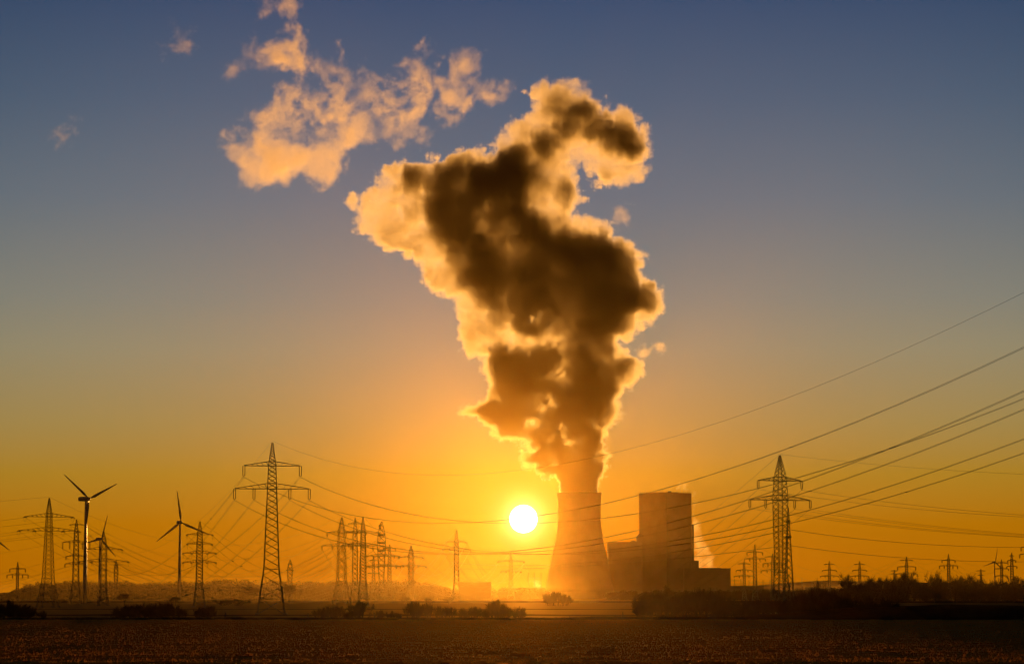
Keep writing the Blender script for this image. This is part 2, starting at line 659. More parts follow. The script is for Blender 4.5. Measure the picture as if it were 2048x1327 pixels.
st_.build("stair_tower", M_CLAD, bh)
sb = MB()
sb.box((X_(1389), 2, bz(1120.5) / 2), (14.5 * KB, 34, bz(1120.5)))
sb.build("annex_block", M_CLAD, bh)
hl = MB()
hl.box((X_(1412), -5, bz(1136) / 2), (92 * KB, 46, bz(1136)))
hall = hl.build("machine_hall", M_CLAD, bh)
hp = MB()
hp.box((X_(1416), -5, bz(1136) + 0.25), (46 * KB, 40, 0.7))
hp.build("roof_plant", M_CLAD, hall)

# smaller site buildings and switchyard gantries
def flat_building(px0, px1, ytop, Y, depth, label, name="industrial_shed", nwin=6):
    z = at(px0, ytop, Y).z
    x0, x1 = gx(px0, Y, z), gx(px1, Y, z)
    e = empty(name, ((x0 + x1) / 2, Y, 0))
    tag(e, label, "building")
    w = x1 - x0
    m = MB()
    m.box((0, 0, z / 2), (w, depth, z))
    b = m.build("wall", M_CLAD, e)
    m = MB()
    m.box((0, 0, z + 0.2), (w + 0.6, depth + 0.6, 0.4))
    m.build("roof", M_CLAD, e)
    for k in range(nwin):
        m = MB()
        m.box((-w / 2 + (k + 0.5) * w / nwin, -depth / 2 - 0.05, z * 0.55), (w / nwin * 0.5, 0.12, z * 0.25))
        m.build("window", M_GLASS, b)
    return e


flat_building(920, 983, 1163.5, 3300, 25, "flat roofed long building between the lone pylon and the sun", nwin=0)
flat_building(1020, 1092, 1174, 3750, 20, "low flat shed at the foot of the cooling tower", nwin=0)
flat_building(1455, 1526, 1171, 3700, 20, "low flat shed right of the stepped power station blocks", nwin=0)
flat_building(1610, 1668, 1174, 3300, 20, "low flat shed behind the mast and lattice pylon", nwin=0)


def gantry(px0, px1, yb, Y, n, label, over=2.0):
    z = at(px0, yb, Y).z
    x0, x1 = gx(px0, Y, z), gx(px1, Y, z)
    e = empty("switchyard_gantry", (x0, Y, 0))
    tag(e, label, "gantry", "steel gantries of the switchyard")
    for k in range(n):
        m = MB()
        x = (x1 - x0) * k / (n - 1)
        for s in (-0.5, 0.5):
            m.bar((x + s, 0, 0), (x + s * 0.5, 0, z + over), 0.16)
        for q in range(int(z // 2)):
            m.bar((x - 0.5, 0, q * 2), (x + 0.5, 0, q * 2 + 2), 0.07)
        m.build("post", M_STEEL, e)
    for h in (0, -4.5):
        m = MB()
        for s in (-0.5, 0.5):
            m.bar((0, 0, z + h + s), (x1 - x0, 0, z + h + s), 0.14)
        for q in range(int((x1 - x0) // 2)):
            m.bar((q * 2, 0, z + h - 0.5), (q * 2 + 2, 0, z + h + 0.5), 0.07)
        m.build("beam", M_STEEL, e)


gantry(1057, 1082, 1155, 3600, 3, "switchyard gantry with three tall posts left of the cooling tower", 6)
gantry(1456, 1482, 1160, 3500, 3, "wide switchyard gantry just right of the machine hall", 2)
gantry(1498, 1540, 1164, 3450, 4, "switchyard gantry between the two stepped small pylons", 3)
for px, yt, Y, lb in ((1604, 1156, 3300, "slim lightning rod post just right of the dark lattice mast"), (1624, 1163, 3350, "short lightning rod post between mast and first right hand pylon"),
                      (1644, 1163, 3350, "lightning rod post beside the first right hand small pylon"), (1058, 1145, 3650, "lightning rod post standing by the small steam puff")):
    m = MB()
    z = at(px, yt, Y).z
    m.bar((0, 0, 0), (0, 0, z), 0.5, 0.18, sides=6)
    m.box((0, 0, 0.3), (2, 2, 0.6))
    m.bar((0, 0, z), (0, 0, z + 1.5), 0.08, 0.03, sides=4)
    tag(m.build("lightning_post", M_STEEL, None, (gx(px, Y, z / 2), Y, 0)), lb, "post", "lightning rod posts of the switchyard")


# ------------------------------------------------------------------ pylons
def hw_at(H, z, bw, tw):
    """Half width of the lattice body at height z."""
    pts = [(0, bw), (0.26, bw * 0.54), (0.72, tw * 1.25), (0.86, tw), (1.0, 0.12 / H)]
    f = z / H
    for (a, wa), (b, wb) in zip(pts, pts[1:]):
        if f <= b:
            return H * (wa + (wb - wa) * (f - a) / (b - a))
    return 0.1


def lattice(m, H, bw, tw, leg, brace, dens=1.0, z0=0.0, hwf=None):
    hwf = hwf or (lambda z: hw_at(H, z, bw, tw))
    zs = [z0]
    while zs[-1] < H * 0.985:
        zs.append(min(H, zs[-1] + max(0.9, 1.75 * hwf(zs[-1])) / dens))
    cor = lambda z: [(sx * hwf(z), sy * hwf(z), z) for sx, sy in ((-1, -1), (1, -1), (1, 1), (-1, 1))]
    for i in range(len(zs) - 1):
        a, b = cor(zs[i]), cor(zs[i + 1])
        rr = leg * (1.0 - 0.55 * zs[i] / H)
        for k in range(4):
            j = (k + 1) % 4
            m.bar(a[k], b[k], rr)
            m.bar(a[k], b[j], brace)
            m.bar(a[j], b[k], brace)
    for f in (0.09, 0.26):
        z = H * f
        c = cor(z)
        for k in range(4):
            m.bar(c[k], c[(k + 1) % 4], brace * 1.4)
    return zs


PY = {}


def pylon(key, px, Y, peak, arms, label, bw=0.08, tw=0.021, rot=0.0, tension=False, group="lattice pylons of the power lines", dens=None, extra=None):
    """arms: (y of the beam, half span in photo pixels, insulators per side, insulator length in pixels)."""
    k = Y / FPX
    top = at(px, peak, Y)
    H = top.z
    x = gx(px, Y, H * 0.5)
    e = empty("lattice_pylon", (x, Y, 0), rot)
    tag(e, label, "pylon", group)
    s = max(1.0, min(2.2, Y / 1300.0))                 # far pylons stand in heavier steel, fewer panels
    dn = dens or (1.6 if Y < 1500 else 0.9)
    m = MB()
    lattice(m, H, bw, tw, (0.24 if Y < 1000 else 0.20) * s ** 0.7, 0.08 * s, dn)
    m.build("lattice_body", M_STEEL, e)
    for sx in (-1, 1):
        for sy in (-1, 1):
            f = MB()
            f.box((sx * bw * H, sy * bw * H, 0.25), (1.1, 1.1, 0.5))
            f.build("footing", M_CONC, e)
    at_pts = [Vector((0, 0, H))]
    cosr = math.cos(rot)
    for (ya, hs_, n, il) in arms:
        z = at(px, ya, Y).z
        half = hs_ * k / max(0.5, cosr)
        rise = min(0.12 * half + 0.3, 1.7)
        hb, ht = hw_at(H, z, bw, tw), hw_at(H, z + rise, bw, tw)
        a = MB()
        r1, r2 = 0.10 * s, 0.055 * s
        for sd in (-1, 1):
            tip = (sd * half, 0, z)
            for sy in (-1, 1):
                a.bar((sd * hb, sy * hb, z), (sd * half, sy * 0.15, z), r1)
                a.bar((sd * ht, sy * ht, z + rise), (sd * half, sy * 0.15, z + 0.12), r1 * 0.9)
            nb = 5 if Y < 1500 else 3
            for q in range(nb):
                f0, f1 = q / nb, (q + 0.5) / nb
                P0 = [(sd * (hb + (half - hb) * f0), sy * (hb * (1 - f0) + 0.15 * f0), z) for sy in (-1, 1)]
                P1 = [(sd * (hb + (half - hb) * f1), sy * (hb * (1 - f1) + 0.15 * f1), z + rise * (1 - f1)) for sy in (-1, 1)]
                for c in (0, 1):
                    a.bar(P0[c], P1[c], r2)
                a.bar(P0[0], P0[1], r2)
                a.bar(P0[0], P1[1], r2)
        for sy in (-1, 1):
            a.bar((-hb, sy * hb, z), (hb, sy * hb, z), r1)
            a.bar((-ht, sy * ht, z + rise), (ht, sy * ht, z + rise), r1)
        arm = a.build("crossarm", M_STEEL, e)
        poss = []
        for sd in (-1, 1):
            poss.append(sd * half)
            if n == 2:
                poss.append(sd * half * 0.48)
        L_ = il * k
        for xp in poss:
            if il <= 0:
                at_pts.append(Vector((xp, 0, z)))
                continue
            i_ = MB()
            if tension:
                for sy in (-1, 1):
                    for dx in (-0.22, 0.22):
                        i_.path([(xp + dx, sy * (0.2 + L_ * q / 3), z - 0.16 * q) for q in range(4)], 0.13 * s, 4)
                i_.path([(xp, -L_ - 0.2, z - 0.5), (xp, -L_ * 0.6, z - 1.9), (xp, 0, z - 2.4), (xp, L_ * 0.6, z - 1.9), (xp, L_ + 0.2, z - 0.5)], 0.05 * s, 3)
                at_pts.append(Vector((xp, 0, z - 0.4)))
            else:
                g = 0.32 if Y < 1500 else 0.25
                for dx in (-g, g):
                    i_.bar((xp + dx, 0, z), (xp + dx * 0.9, 0, z - L_), 0.11 * s, sides=5)
                    if Y < 1000:
                        for q in range(12):
                            i_.bar((xp + dx, 0, z - L_ * (q + 0.5) / 12), (xp + dx, 0, z - L_ * (q + 0.5) / 12 - 0.05), 0.15, sides=6)
                i_.bar((xp - g, 0, z - L_), (xp + g, 0, z - L_), 0.09 * s)
                i_.bar((xp, 0, z - L_), (xp, 0, z - L_ - 0.5), 0.08 * s)
                at_pts.append(Vector((xp, 0, z - L_ - 0.4)))
            i_.build("insulator", M_INSUL, e)
    rm_ = Matrix.Rotation(rot, 3, 'Z')
    PY[key] = ([rm_ @ p + Vector((x, Y, 0)) for p in at_pts], label, Y)
    if extra:
        extra(e, H, k, s)
    return e


def dishes(e, H, k, s):
    for z, r, dx in ((H - 11 * k, 0.9, -1.3), (H - 15 * k, 0.8, -1.2)):
        m = MB()
        m.bar((dx, -0.5, z), (dx, 0.5, z), r, r * 0.8, sides=14)
        m.bar((dx, 0, z), (0, 0, z), 0.2)
        m.build("antenna_dish", M_CLAD, e)
    for q in range(3):
        m = MB()
        m.lathe([(2.0, H - (30 + q * 16) * k), (2.6, H - (30 + q * 16) * k), (2.6, H - (30 + q * 16) * k + 1.0), (2.0, H - (30 + q * 16) * k + 1.0)], 12)
        m.build("platform", M_STEEL, e)


pylon("P1", 543.5, 850, 881, [(931, 56, 1, 20), (977, 74, 2, 20)], "tallest two armed lattice pylon standing alone left of the sun", rot=R(6))
pylon("P2", 1561, 880, 908, [(961, 45.5, 1, 15), (999.5, 63, 2, 15)], "dark two armed lattice pylon right of the power station", bw=0.052, tw=0.028, rot=R(24))
pylon("P3", 97, 1310, 993, [(1033, 44, 1, 9), (1061, 55, 2, 9)], "two armed strain pylon left of the nearest wind turbine", rot=R(28), tension=True)
pylon("P4", 399, 1310, 1041, [(1068.5, 25, 1, 6), (1087, 24, 1, 6), (1105.5, 32, 2, 6), (1124, 32, 2, 6)],
      "four armed lattice pylon between the second turbine and tallest pylon", bw=0.068, tw=0.026, rot=R(12), tension=True)
pylon("P5", 152, 1750, 1037, [(1049, 14, 1, 0), (1084, 27, 2, 12), (1112, 20, 1, 6), (1127, 22, 1, 6)],
      "hazy pylon close behind the tower of the nearest turbine", bw=0.065)
pylon("P6", 207, 1500, 1063, [(1098, 35, 1, 5), (1122.5, 47, 2, 5)], "wide armed pylon in front of the small far turbine", bw=0.066, rot=R(20), tension=True, tw=0.03)
pylon("P7", 35, 2500, 1122, [(1137, 15.5, 1, 6), (1149, 21, 2, 6)], "small two armed pylon at the far left above the wood", bw=0.05)
pylon("P8", 232, 3000, 1121, [(1129, 6, 1, 0), (1134, 4, 1, 0)], "small hazy pylon just above the wood by wide armed pylon", bw=0.06, tw=0.04)
pylon("P9", 683, 1750, 1032, [(1064.5, 28, 1, 7), (1091, 38, 2, 7)], "pale pylon with wide body, leftmost of the trio mid way", bw=0.085, tw=0.03, rot=R(18))
pylon("P10", 710, 1850, 1035, [(1047, 15, 1, 0), (1064, 22, 1, 5), (1089, 26, 2, 5)], "hazy slim pylon, middle of the close trio", bw=0.055)
pylon("P11", 726, 1400, 1032, [(1065, 34, 1, 8), (1091, 42, 2, 8)], "darkest and rightmost pylon of the close trio", bw=0.062, rot=R(10))
pylon("P12", 763, 2050, 1040, [(1112, 34, 1, 4), (1132, 30, 1, 4)], "hazy lattice mast with dishes near its top", bw=0.05, tw=0.04, extra=dishes)
pylon("P13", 747, 2900, 1110, [(1120, 8, 1, 0), (1134, 12, 1, 0), (1146, 12, 1, 0)], "faint small pylon in the gap beside the dish mast", bw=0.06)
pylon("P14", 779, 2300, 1087, [(1096, 12, 1, 4), (1111, 20, 2, 4), (1131, 22, 1, 4)], "faint slim pylon just right of the dish mast", bw=0.055)
pylon("P15", 822, 2500, 1089, [(1114, 24, 1, 3), (1132, 30, 2, 3)], "faint two armed strain pylon above the rounded wood top", bw=0.07, tw=0.035, rot=R(20), tension=True)
pylon("P16", 913, 2200, 1058, [(1083, 20, 1, 4), (1098, 27, 2, 4)], "slender lone pylon between the pylon cluster and the sun", bw=0.06, rot=R(8), tension=True)
pylon("P17", 1022, 3200, 1100, [(1122, 26, 1, 3), (1142, 20, 2, 3)], "very faint pylon standing directly below the sun", bw=0.075)
pylon("P18", 580, 2900, 1118, [(1128, 5, 1, 0), (1140, 8, 1, 0)], "tiny cat headed pylon right behind the tallest pylon", bw=0.06, tw=0.05)
pylon("P19", 1510, 2500, 1087, [(1104, 15.5, 1, 5), (1117, 21, 2, 4)], "mid sized two armed pylon left of the dark lattice pylon", bw=0.055)
pylon("P20", 1488.5, 2900, 1120, [(1127, 13, 1, 0), (1140, 16, 2, 3), (1151.5, 20, 2, 3)], "small three armed pylon nearest the machine hall", bw=0.06)
pylon("P21", 1545.5, 2700, 1105, [(1113, 14, 1, 0), (1126.5, 19, 2, 6), (1140.5, 23, 2, 4)], "three armed pylon half hidden by the dark lattice pylon", bw=0.06)
pylon("P22", 1659, 2900, 1121, [(1128, 11, 1, 0), (1140, 14, 1, 2), (1151.5, 18, 2, 2)], "small three armed pylon left of the bare tree row", bw=0.06)
pylon("P23", 1719.5, 2900, 1121, [(1128, 11, 1, 0), (1140, 14, 1, 2), (1151.5, 18, 2, 2)], "small three armed pylon rising behind the round crowned trees", bw=0.06)
pylon("P24", 1813.5, 2500, 1112, [(1120, 13, 1, 0), (1133, 18, 1, 6), (1147, 21, 2, 5)], "pylon rising straight out of the tallest dark tree", bw=0.06)
pylon("P25", 1897.5, 2500, 1107, [(1120, 13, 1, 4), (1131, 18, 2, 5)], "slim dark two armed pylon in the middle of the bare tree row", bw=0.05)
pylon("P26", 1962, 3200, 1136, [(1141, 9, 1, 0), (1150, 7, 1, 0)], "tiny pylon poking above the trees by the far right turbine", bw=0.05)
pylon("P27", 2003.5, 2600, 1118, [(1125.5, 13, 1, 2), (1137, 14, 1, 3), (1151, 12, 1, 2)], "three armed pylon beside the far right turbine", bw=0.055)
pylon("P28", 2024, 2800, 1104, [(1111, 5, 1, 0), (1120, 8, 1, 4), (1132, 10, 1, 4)], "hazy tall pylon between a three armed pylon and the frame edge", bw=0.06)
pylon("P29", 2062, 2000, 1072, [(1094, 19, 1, 7), (1108, 22, 2, 7)], "pylon cut by the frame with only its left arms showing", bw=0.06)
pylon("P30", 1789, 3200, 1138, [(1141, 7, 1, 0), (1147, 6, 1, 0)], "tiny pylon poking up left of the tallest dark tree", bw=0.05)

# the lattice mast close behind the dark pylon, a strain mast seen along its arms
MY = 1050.0
mz = lambda py: at(1577, py, MY).z
me_ = empty("lattice_mast", (gx(1577.5, MY, 15), MY, 0))
tag(me_, "narrow lattice mast with two ring platforms close behind the dark pylon", "mast")
mH = mz(1014)
mw = lambda z: (0.55 * MY / FPX * 15) * (1 - z / mH) ** 0.9 * 1.15 + 0.12
m = MB()
lattice(m, mH, 0.05, 0.02, 0.17, 0.08, 0.8, hwf=mw)
m.build("lattice_body", M_STEEL, me_)
for py in (1042, 1073):
    m = MB()
    z = mz(py)
    w = mw(z) + 0.25
    m.lathe([(w, z - 0.35), (w + 0.15, z - 0.35), (w + 0.15, z + 0.35), (w, z + 0.35), (w, z - 0.35)], 12)
    m.build("ring_platform", M_STEEL, me_)
m = MB()
m.box((0, 0, 0.25), (5, 5, 0.5))
m.build("footing", M_CONC, me_)


# ------------------------------------------------------------------ overhead cables
def cable(A, B, sag, label, r=0.045, pair=0.0, n=40, group=None, name="power_cable"):
    m = MB()
    A, B = Vector(A), Vector(B)
    d = (B - A).normalized()
    side_ = Vector((d.y, -d.x, 0)).normalized()
    pt = lambda s: A + (B - A) * s + Vector((0, 0, -4 * sag * s * (1 - s)))
    for o in ((-pair / 2, pair / 2) if pair else (0,)):
        m.path([pt(i / n) + side_ * o for i in range(n + 1)], r, 3)
    if pair:
        q = max(3, int((B - A).length / 90))
        for i in range(1, q):
            m.bar(pt(i / q) - side_ * (pair / 2 + 0.1), pt(i / q) + side_ * (pair / 2 + 0.1), 0.045, sides=4)
    o = m.build(name, M_CABLE)
    tag(o, label, "power cable", group)
    return o


POS7 = ["topmost single earth wire", "left tip cable of the upper arm", "right tip cable of the upper arm",
        "left tip cable of the lower arm", "inner left cable of the lower arm",
        "right tip cable of the lower arm", "inner right cable of the lower arm"]


def span(a, b, sag, tail, r=0.045, pair=0.0, esag=None, group="overhead power cables", idx=None, faint=False):
    pa = PY[a][0] if isinstance(a, str) else a
    pb = PY[b][0] if isinstance(b, str) else b
    for i in range(min(7, len(pa), len(pb))):
        if idx and i not in idx:
            continue
        if faint:
            lb = "faint cable, " + tail
        else:
            lb = POS7[i] + ", " + tail
        if i == 0:
            cable(pa[i], pb[i], esag or sag * 0.85, lb, r * 0.75, 0, group=group if not faint else "faint cables " + tail)
        else:
            cable(pa[i], pb[i], sag, lb, r, pair, group=group if not faint else "faint cables " + tail)


# pylons that carry the lines on outside the frame
def outside_pylon(key, x, Y, H, rot, up, lo, hu, hl, label):
    k = Y / FPX
    row_of = lambda z: 663.5 - FPX * (-Y * ST + (z - CAM_H) * CT) / (Y * CT + (z - CAM_H) * ST)
    px = 1024 + x * FPX / (Y * CT + (H * 0.5 - CAM_H) * ST)
    L = 3.0
    c = math.cos(rot)
    pylon(key, px, Y, row_of(H), [(row_of(up + L + 0.4), hu * c / k, 1, L / k), (row_of(lo + L + 0.4), hl * c / k, 2, L / k)], label, rot=rot)


k1 = 850 / FPX
up1, lo1 = at(543, 954, 850).z, at(543, 1000, 850).z
outside_pylon("NEAR", 83, 350, 53.4, R(17), up1 + 1.4, lo1 + 1.4, 56 * k1, 74 * k1, "nearest tall pylon, outside the frame, carrying the cables at upper right")
span("NEAR", "P1", 20, "tallest pylon to the frame edge", 0.030, 0.4, esag=19.95)
span("P1", "P5", 30, "tallest pylon to behind the turbine", 0.035, 0.4, esag=27)
outside_pylon("RIGHT", 330, 800, 50, R(30), 39, 33, 7.5, 10, "pylon beyond the right edge that takes the dark pylon's cables")
span("P2", "RIGHT", 11, "dark pylon to the right edge", 0.045, 0, esag=9)
span("P2", "P17", 45, "dark pylon leftwards behind the plant", 0.05, 0, esag=40)
outside_pylon("LEFT", -420, 900, 50, R(30), 39, 33, 8, 11, "pylon beyond the left edge that takes the strain pylon's cables")
span("LEFT", "P3", 12, "strain pylon to the left edge", 0.05, 0)
span("P3", "P9", 26, "strain pylon to the pale pylon", 0.06, 0, esag=20)
span("P9", "P15", 24, "pale trio pylon to the rounded wood", 0.07, 0, esag=20)
span("P11", "P16", 22, "darkest trio pylon to the lone slender one", 0.06, 0, esag=18)
span("P6", "P11", 22, "wide armed pylon to the trio", 0.055, 0, esag=18)
span("P16", "P17", 26, "lone slender pylon to below the sun", 0.08, 0, esag=22)
span("P4", "P10", 24, "between the four armed and slim trio pylons", 0.055, 0, faint=True)
span("P7", "P8", 20, "between the small far left pylons", 0.07, 0, faint=True)
span("P5", "P13", 34, "past the hazy pylon low over the wood", 0.07, 0, faint=True)
span("P15", "P17", 26, "low over the wood towards the sun", 0.08, 0, faint=True, idx=(1, 2, 3, 5))
span("P19", "P24", 24, "low over the switchyard right of the dark pylon", 0.07, 0, faint=True)
span("P22", "P23", 8, "between the twin three armed pylons", 0.07, 0, faint=True)
span("P23", "P26", 14, "above the bare tree row", 0.07, 0, faint=True, idx=(1, 2))
span("P24", "P25", 9, "between the two pylons among the trees", 0.06, 0, faint=True)
span("P25", "P27", 9, "between tree row pylons by the far turbine", 0.06, 0, faint=True)
span("P20", "P21", 6, "between small pylons by the machine hall", 0.07, 0, faint=True, idx=(1, 2, 3, 4))
span("LEFT", "P6", 30, "past the left edge to the wide armed pylon", 0.05, 0, faint=True)
# heavy bundles that pass over the lattice mast
for py, ll, lr, tail in ((1058, 1118, 1091, "upper"), (1089.5, 1130, 1119, "lower")):
    T_ = Vector((gx(1577, MY, mz(py)), MY, mz(py)))
    cable(at(900, ll + 6, 1500), T_, 6 if tail == "upper" else 3, tail + " thick cable bundle running left from the ringed mast", 0.07, 0.5, group="thick bundles on the ringed mast")
    cable(T_, at(2150, lr + 2, 900), 2.2, tail + " thick cable bundle running right from the ringed mast", 0.06, 0.5, group="thick bundles on the ringed mast")


# ------------------------------------------------------------------ wind turbines
def turbine(px, hub_y, Y, blade_px, first_deg, yaw, label, flip=1):
    k = Y / FPX
    z = at(px, hub_y, Y).z
    e = empty("wind_turbine", (gx(px, Y, z), Y, 0), yaw)
    tag(e, label, "wind turbine", "wind turbines")
    Rb = blade_px * k
    s = Rb / 27.0
    off = 2.6 * s
    m = MB()
    m.lathe([(1.55 * s, 0), (1.3 * s, z * 0.3), (0.98 * s, z * 0.7), (0.72 * s, z - 1.2 * s)], 20, close=True)
    m.build("tower", M_WHITE, e, smooth=True)
    m = MB()
    pr = [(-7.2, 0.9, 1.0), (-6.6, 1.35, 1.45), (-2, 1.5, 1.6), (1.2, 1.4, 1.5), (2.0, 1.0, 1.1)]
    for (u, w, h) in pr:
        for q in range(10):
            t = 2 * math.pi * q / 10
            cx_, cz_ = math.cos(t), math.sin(t)
            m.v.append((w * s * math.copysign(abs(cx_) ** .6, cx_), -u * s, z + h * s * math.copysign(abs(cz_) ** .6, cz_)))
    for i in range(len(pr) - 1):
        for q in range(10):
            j = (q + 1) % 10
            m.f.append((i * 10 + q, i * 10 + j, i * 10 + 10 + j, i * 10 + 10 + q))
    m.f.append(tuple(range(10))[::-1])
    m.f.append(tuple(range(40, 50)))
    m.build("nacelle", M_WHITE, e)
    m = MB()
    m.path([(0, -1.8 * s, z), (0, -off, z), (0, -off - 1.1 * s, z), (0, -off - 1.9 * s, z)], [1.2 * s, 1.25 * s, 0.9 * s, 0.15 * s], 14)
    hub = m.build("hub", M_WHITE, e, smooth=True)
    for b in range(3):
        a = R(first_deg + 120 * b)
        dx, dz = math.sin(a), math.cos(a)
        nx_, nz_ = dz, -dx
        m = MB()
        secs = [(0.02, 0.9, 0.9), (0.08, 0.9, 0.8), (0.2, 2.3, 0.45), (0.4, 1.8, 0.3), (0.7, 1.15, 0.18), (0.93, 0.6, 0.09), (1.0, 0.15, 0.04)]
        for f_, c_, th in secs:
            for q in range(8):
                t = 2 * math.pi * q / 8
                u = (math.cos(t) * 0.5 + 0.12) * c_ * s
                v = math.sin(t) * 0.5 * th * s
                tw = 0.35 * (1 - f_)
                u, v = u * math.cos(tw) - v * math.sin(tw), u * math.sin(tw) + v * math.cos(tw)
                m.v.append((dx * f_ * Rb + nx_ * u, -off - 0.3 * s + v, z + dz * f_ * Rb + nz_ * u))
        for i in range(len(secs) - 1):
            for q in range(8):
                j = (q + 1) % 8
                m.f.append((i * 8 + q, i * 8 + j, i * 8 + 8 + j, i * 8 + 8 + q))
        m.f.append(tuple(range(8))[::-1])
        m.f.append(tuple(range(len(secs) * 8 - 8, len(secs) * 8)))
        m.build("blade", M_WHITE, e)


turbine(172, 997, 1900, 80, -60 + 6, R(48), "nearest wind turbine, its three blades spread in a Y")
turbine(360, 1044, 2600, 64, -8, R(22), "wind turbine with one blade pointing up, second from the left edge")
turbine(200, 1077, 3600, 50, 16, R(40), "small far turbine between two pylons near the left")
turbine(-30, 1060, 2500, 64, 129, R(10), "turbine beyond the left edge with one blade tip in view")
turbine(1989, 1123, 4500, 28, 12, R(20), "tiny far turbine above the trees at the far right")


# ------------------------------------------------------------------ bare trees and shrubs
TWIG = 0.05


def grow(m, rnd, p, d, ln, r, depth, spread, kids, up=0.15, thin=0.62):
    seg = 2
    pts = [p]
    q = p.copy()
    dd = d.copy()
    for i in range(seg):
        dd = (dd + Vector((rnd.uniform(-.18, .18), rnd.uniform(-.18, .18), rnd.uniform(-.05, .16)))).normalized()
        q = q + dd * ln / seg
        pts.append(q.copy())
    m.path(pts, [r, r * 0.85, r * thin], 3)
    if depth == 0:
        return
    for i in range(kids):
        f = rnd.uniform(0.35, 1.0)
        b = pts[0].lerp(pts[-1], f) if f < 0.95 else pts[-1]
        ax = Vector((rnd.gauss(0, 1), rnd.gauss(0, 1), rnd.gauss(0, .6)))
        nd = (dd + ax.normalized() * spread + Vector((0, 0, up))).normalized()
        grow(m, rnd, b, nd, ln * rnd.uniform(0.55, 0.85), max(r * thin, TWIG), depth - 1, spread, kids, up, thin)


def tree_proto(seed, h=14.0, depth=5, kids=4, spread=0.75, tr=0.3, twig=None):
    rnd = random.Random(seed)
    tm = MB()
    th = h * rnd.uniform(0.12, 0.25)
    tp = Vector((rnd.uniform(-.3, .3), 0, th))
    tm.path([(0, 0, -0.3), (0, 0, th * .5), tp], [tr * 1.3, tr, tr * .85], 6)
    cm = MB()
    for i in range(5):
        a = 2 * math.pi * (i + rnd.random() * .6) / 5
        t = rnd.uniform(0.25, 0.75)
        d = Vector((math.cos(a) * t, math.sin(a) * t, 1)).normalized()
        grow(cm, rnd, tp - Vector((0, 0, 0.2)), d, h * 0.30, tr * 0.55, depth - 1, spread, kids, 0.05)
    top = max(v[2] for v in cm.v)
    f = h / top
    for mm_ in (cm, tm):
        mm_.v = [(x * f, y * f, z * f) for x, y, z in mm_.v]
    return tm, cm


def to_mesh(mb, name, mat):
    me = bpy.data.meshes.new(name)
    me.from_pydata(mb.v, [], mb.f)
    me.materials.append(mat)
    return me


tree_meshes = []
for sd in range(6):
    tm, cm = tree_proto(50 + sd, depth=5, kids=4, spread=[.8, .7, .9, .6, .85, .75][sd], tr=[.3, .28, .36, .25, .33, .3][sd])
    tree_meshes.append((to_mesh(tm, "trunk", M_BARK), to_mesh(cm, "crown", M_TWIG)))


def place_tree(px, Y, top, wpx, label, sd, group, yaw=None):
    z = at(px, top, Y).z
    e = empty("bare_tree", (gx(px, Y, z / 2), Y, 0), yaw if yaw is not None else (sd * 1.7 + px) % 6.28)
    tm, cm = tree_meshes[sd % 6]
    xs = [v.co.x for v in cm.vertices]
    w = max(xs) - min(xs)
    sx = max(0.6, min(2.2, (wpx * Y / FPX) / w))
    e.scale = (sx, sx, z / 14.0)
    tag(e, label, "tree", group)
    for nm, me in (("trunk", tm), ("crown", cm)):
        o = bpy.data.objects.new(nm, me)
        COL.objects.link(o)
        o.parent = e


TR = "leafless trees in the row on the right"
row = [
    (1692, 1142, 30, 0, "open crowned bare tree at the left end of the tree row"),
    (1712, 1158, 26, 1, "low bare tree between open crowned and round crowned trees"),
    (1728, 1160, 24, 2, "low dark tree under the twin of the three armed pylon"),
    (1742, 1148, 30, 4, "round dark crowned tree right of the small three armed pylon"),
    (1767, 1150, 24, 3, "narrow upright tree left of the tallest dark tree"),
    (1783, 1156, 22, 5, "short tree tucked against the tallest dark tree"),
    (1797, 1146, 30, 2, "left shoulder tree of the tallest dark clump"),
    (1814, 1137, 36, 0, "tallest dark tree with a pylon rising from it"),
    (1830, 1149, 28, 4, "right shoulder tree of the tallest dark clump"),
    (1848, 1158, 24, 1, "short tree in the dip right of the tallest clump"),
    (1871, 1139, 34, 5, "fan shaped bare tree left of the slim dark pylon"),
    (1888, 1155, 22, 3, "small tree at the foot of the slim dark pylon"),
    (1910, 1147, 30, 2, "rounded tree just right of the slim dark pylon"),
    (1927, 1145, 30, 0, "first of the two tall trees in the long clump"),
    (1943, 1144, 30, 4, "second of the two tall trees in the long clump"),
    (1960, 1150, 28, 5, "tree ending the long clump before the far turbine"),
    (1978, 1157, 22, 1, "thin low tree below the far turbine"),
    (1993, 1153, 28, 2, "round dark tree right of the far turbine"),
    (2010, 1158, 20, 3, "slim low tree before the last big tree"),
    (2030, 1145, 38, 0, "big spreading tree by the right frame edge"),
    (2050, 1152, 30, 4, "tree cut off by the right frame edge"),
]
for i, (px, top, w, sd, lb) in enumerate(row):
    place_tree(px, 1950 + (i * 37) % 60, top - 1, w * 1.3, lb, sd, TR)
MT = "single trees standing in the misty fields"
for px, top, w, sd, Y, lb in (
        (503, 1163, 34, 0, 1900, "large hazy tree just left of the tallest pylon legs"),
        (578, 1161, 38, 2, 1900, "large hazy tree just right of the tallest pylon legs"),
        (249, 1184, 22, 3, 1500, "small lone tree between the first and second turbines"),
        (351, 1190, 16, 4, 1500, "small lone tree below the second turbine"),
        (811, 1189, 14, 1, 1700, "small hazy tree below the rounded wood top"),
        (859, 1189, 14, 5, 1700, "small hazy tree left of the lone slender pylon"),
        (898, 1192, 16, 2, 1700, "low hazy tree at the foot of the lone slender pylon"),
        (1040, 1181, 14, 3, 2300, "thin hazy tree below the sun"),
        (1752, 1205, 30, 2, 700, "low scrubby tree on the dark bank at right"),
        (1335, 1166, 16, 4, 2600, "faint bare tree in front of the tall block")):
    place_tree(px, Y, top, w, lb, sd, MT)

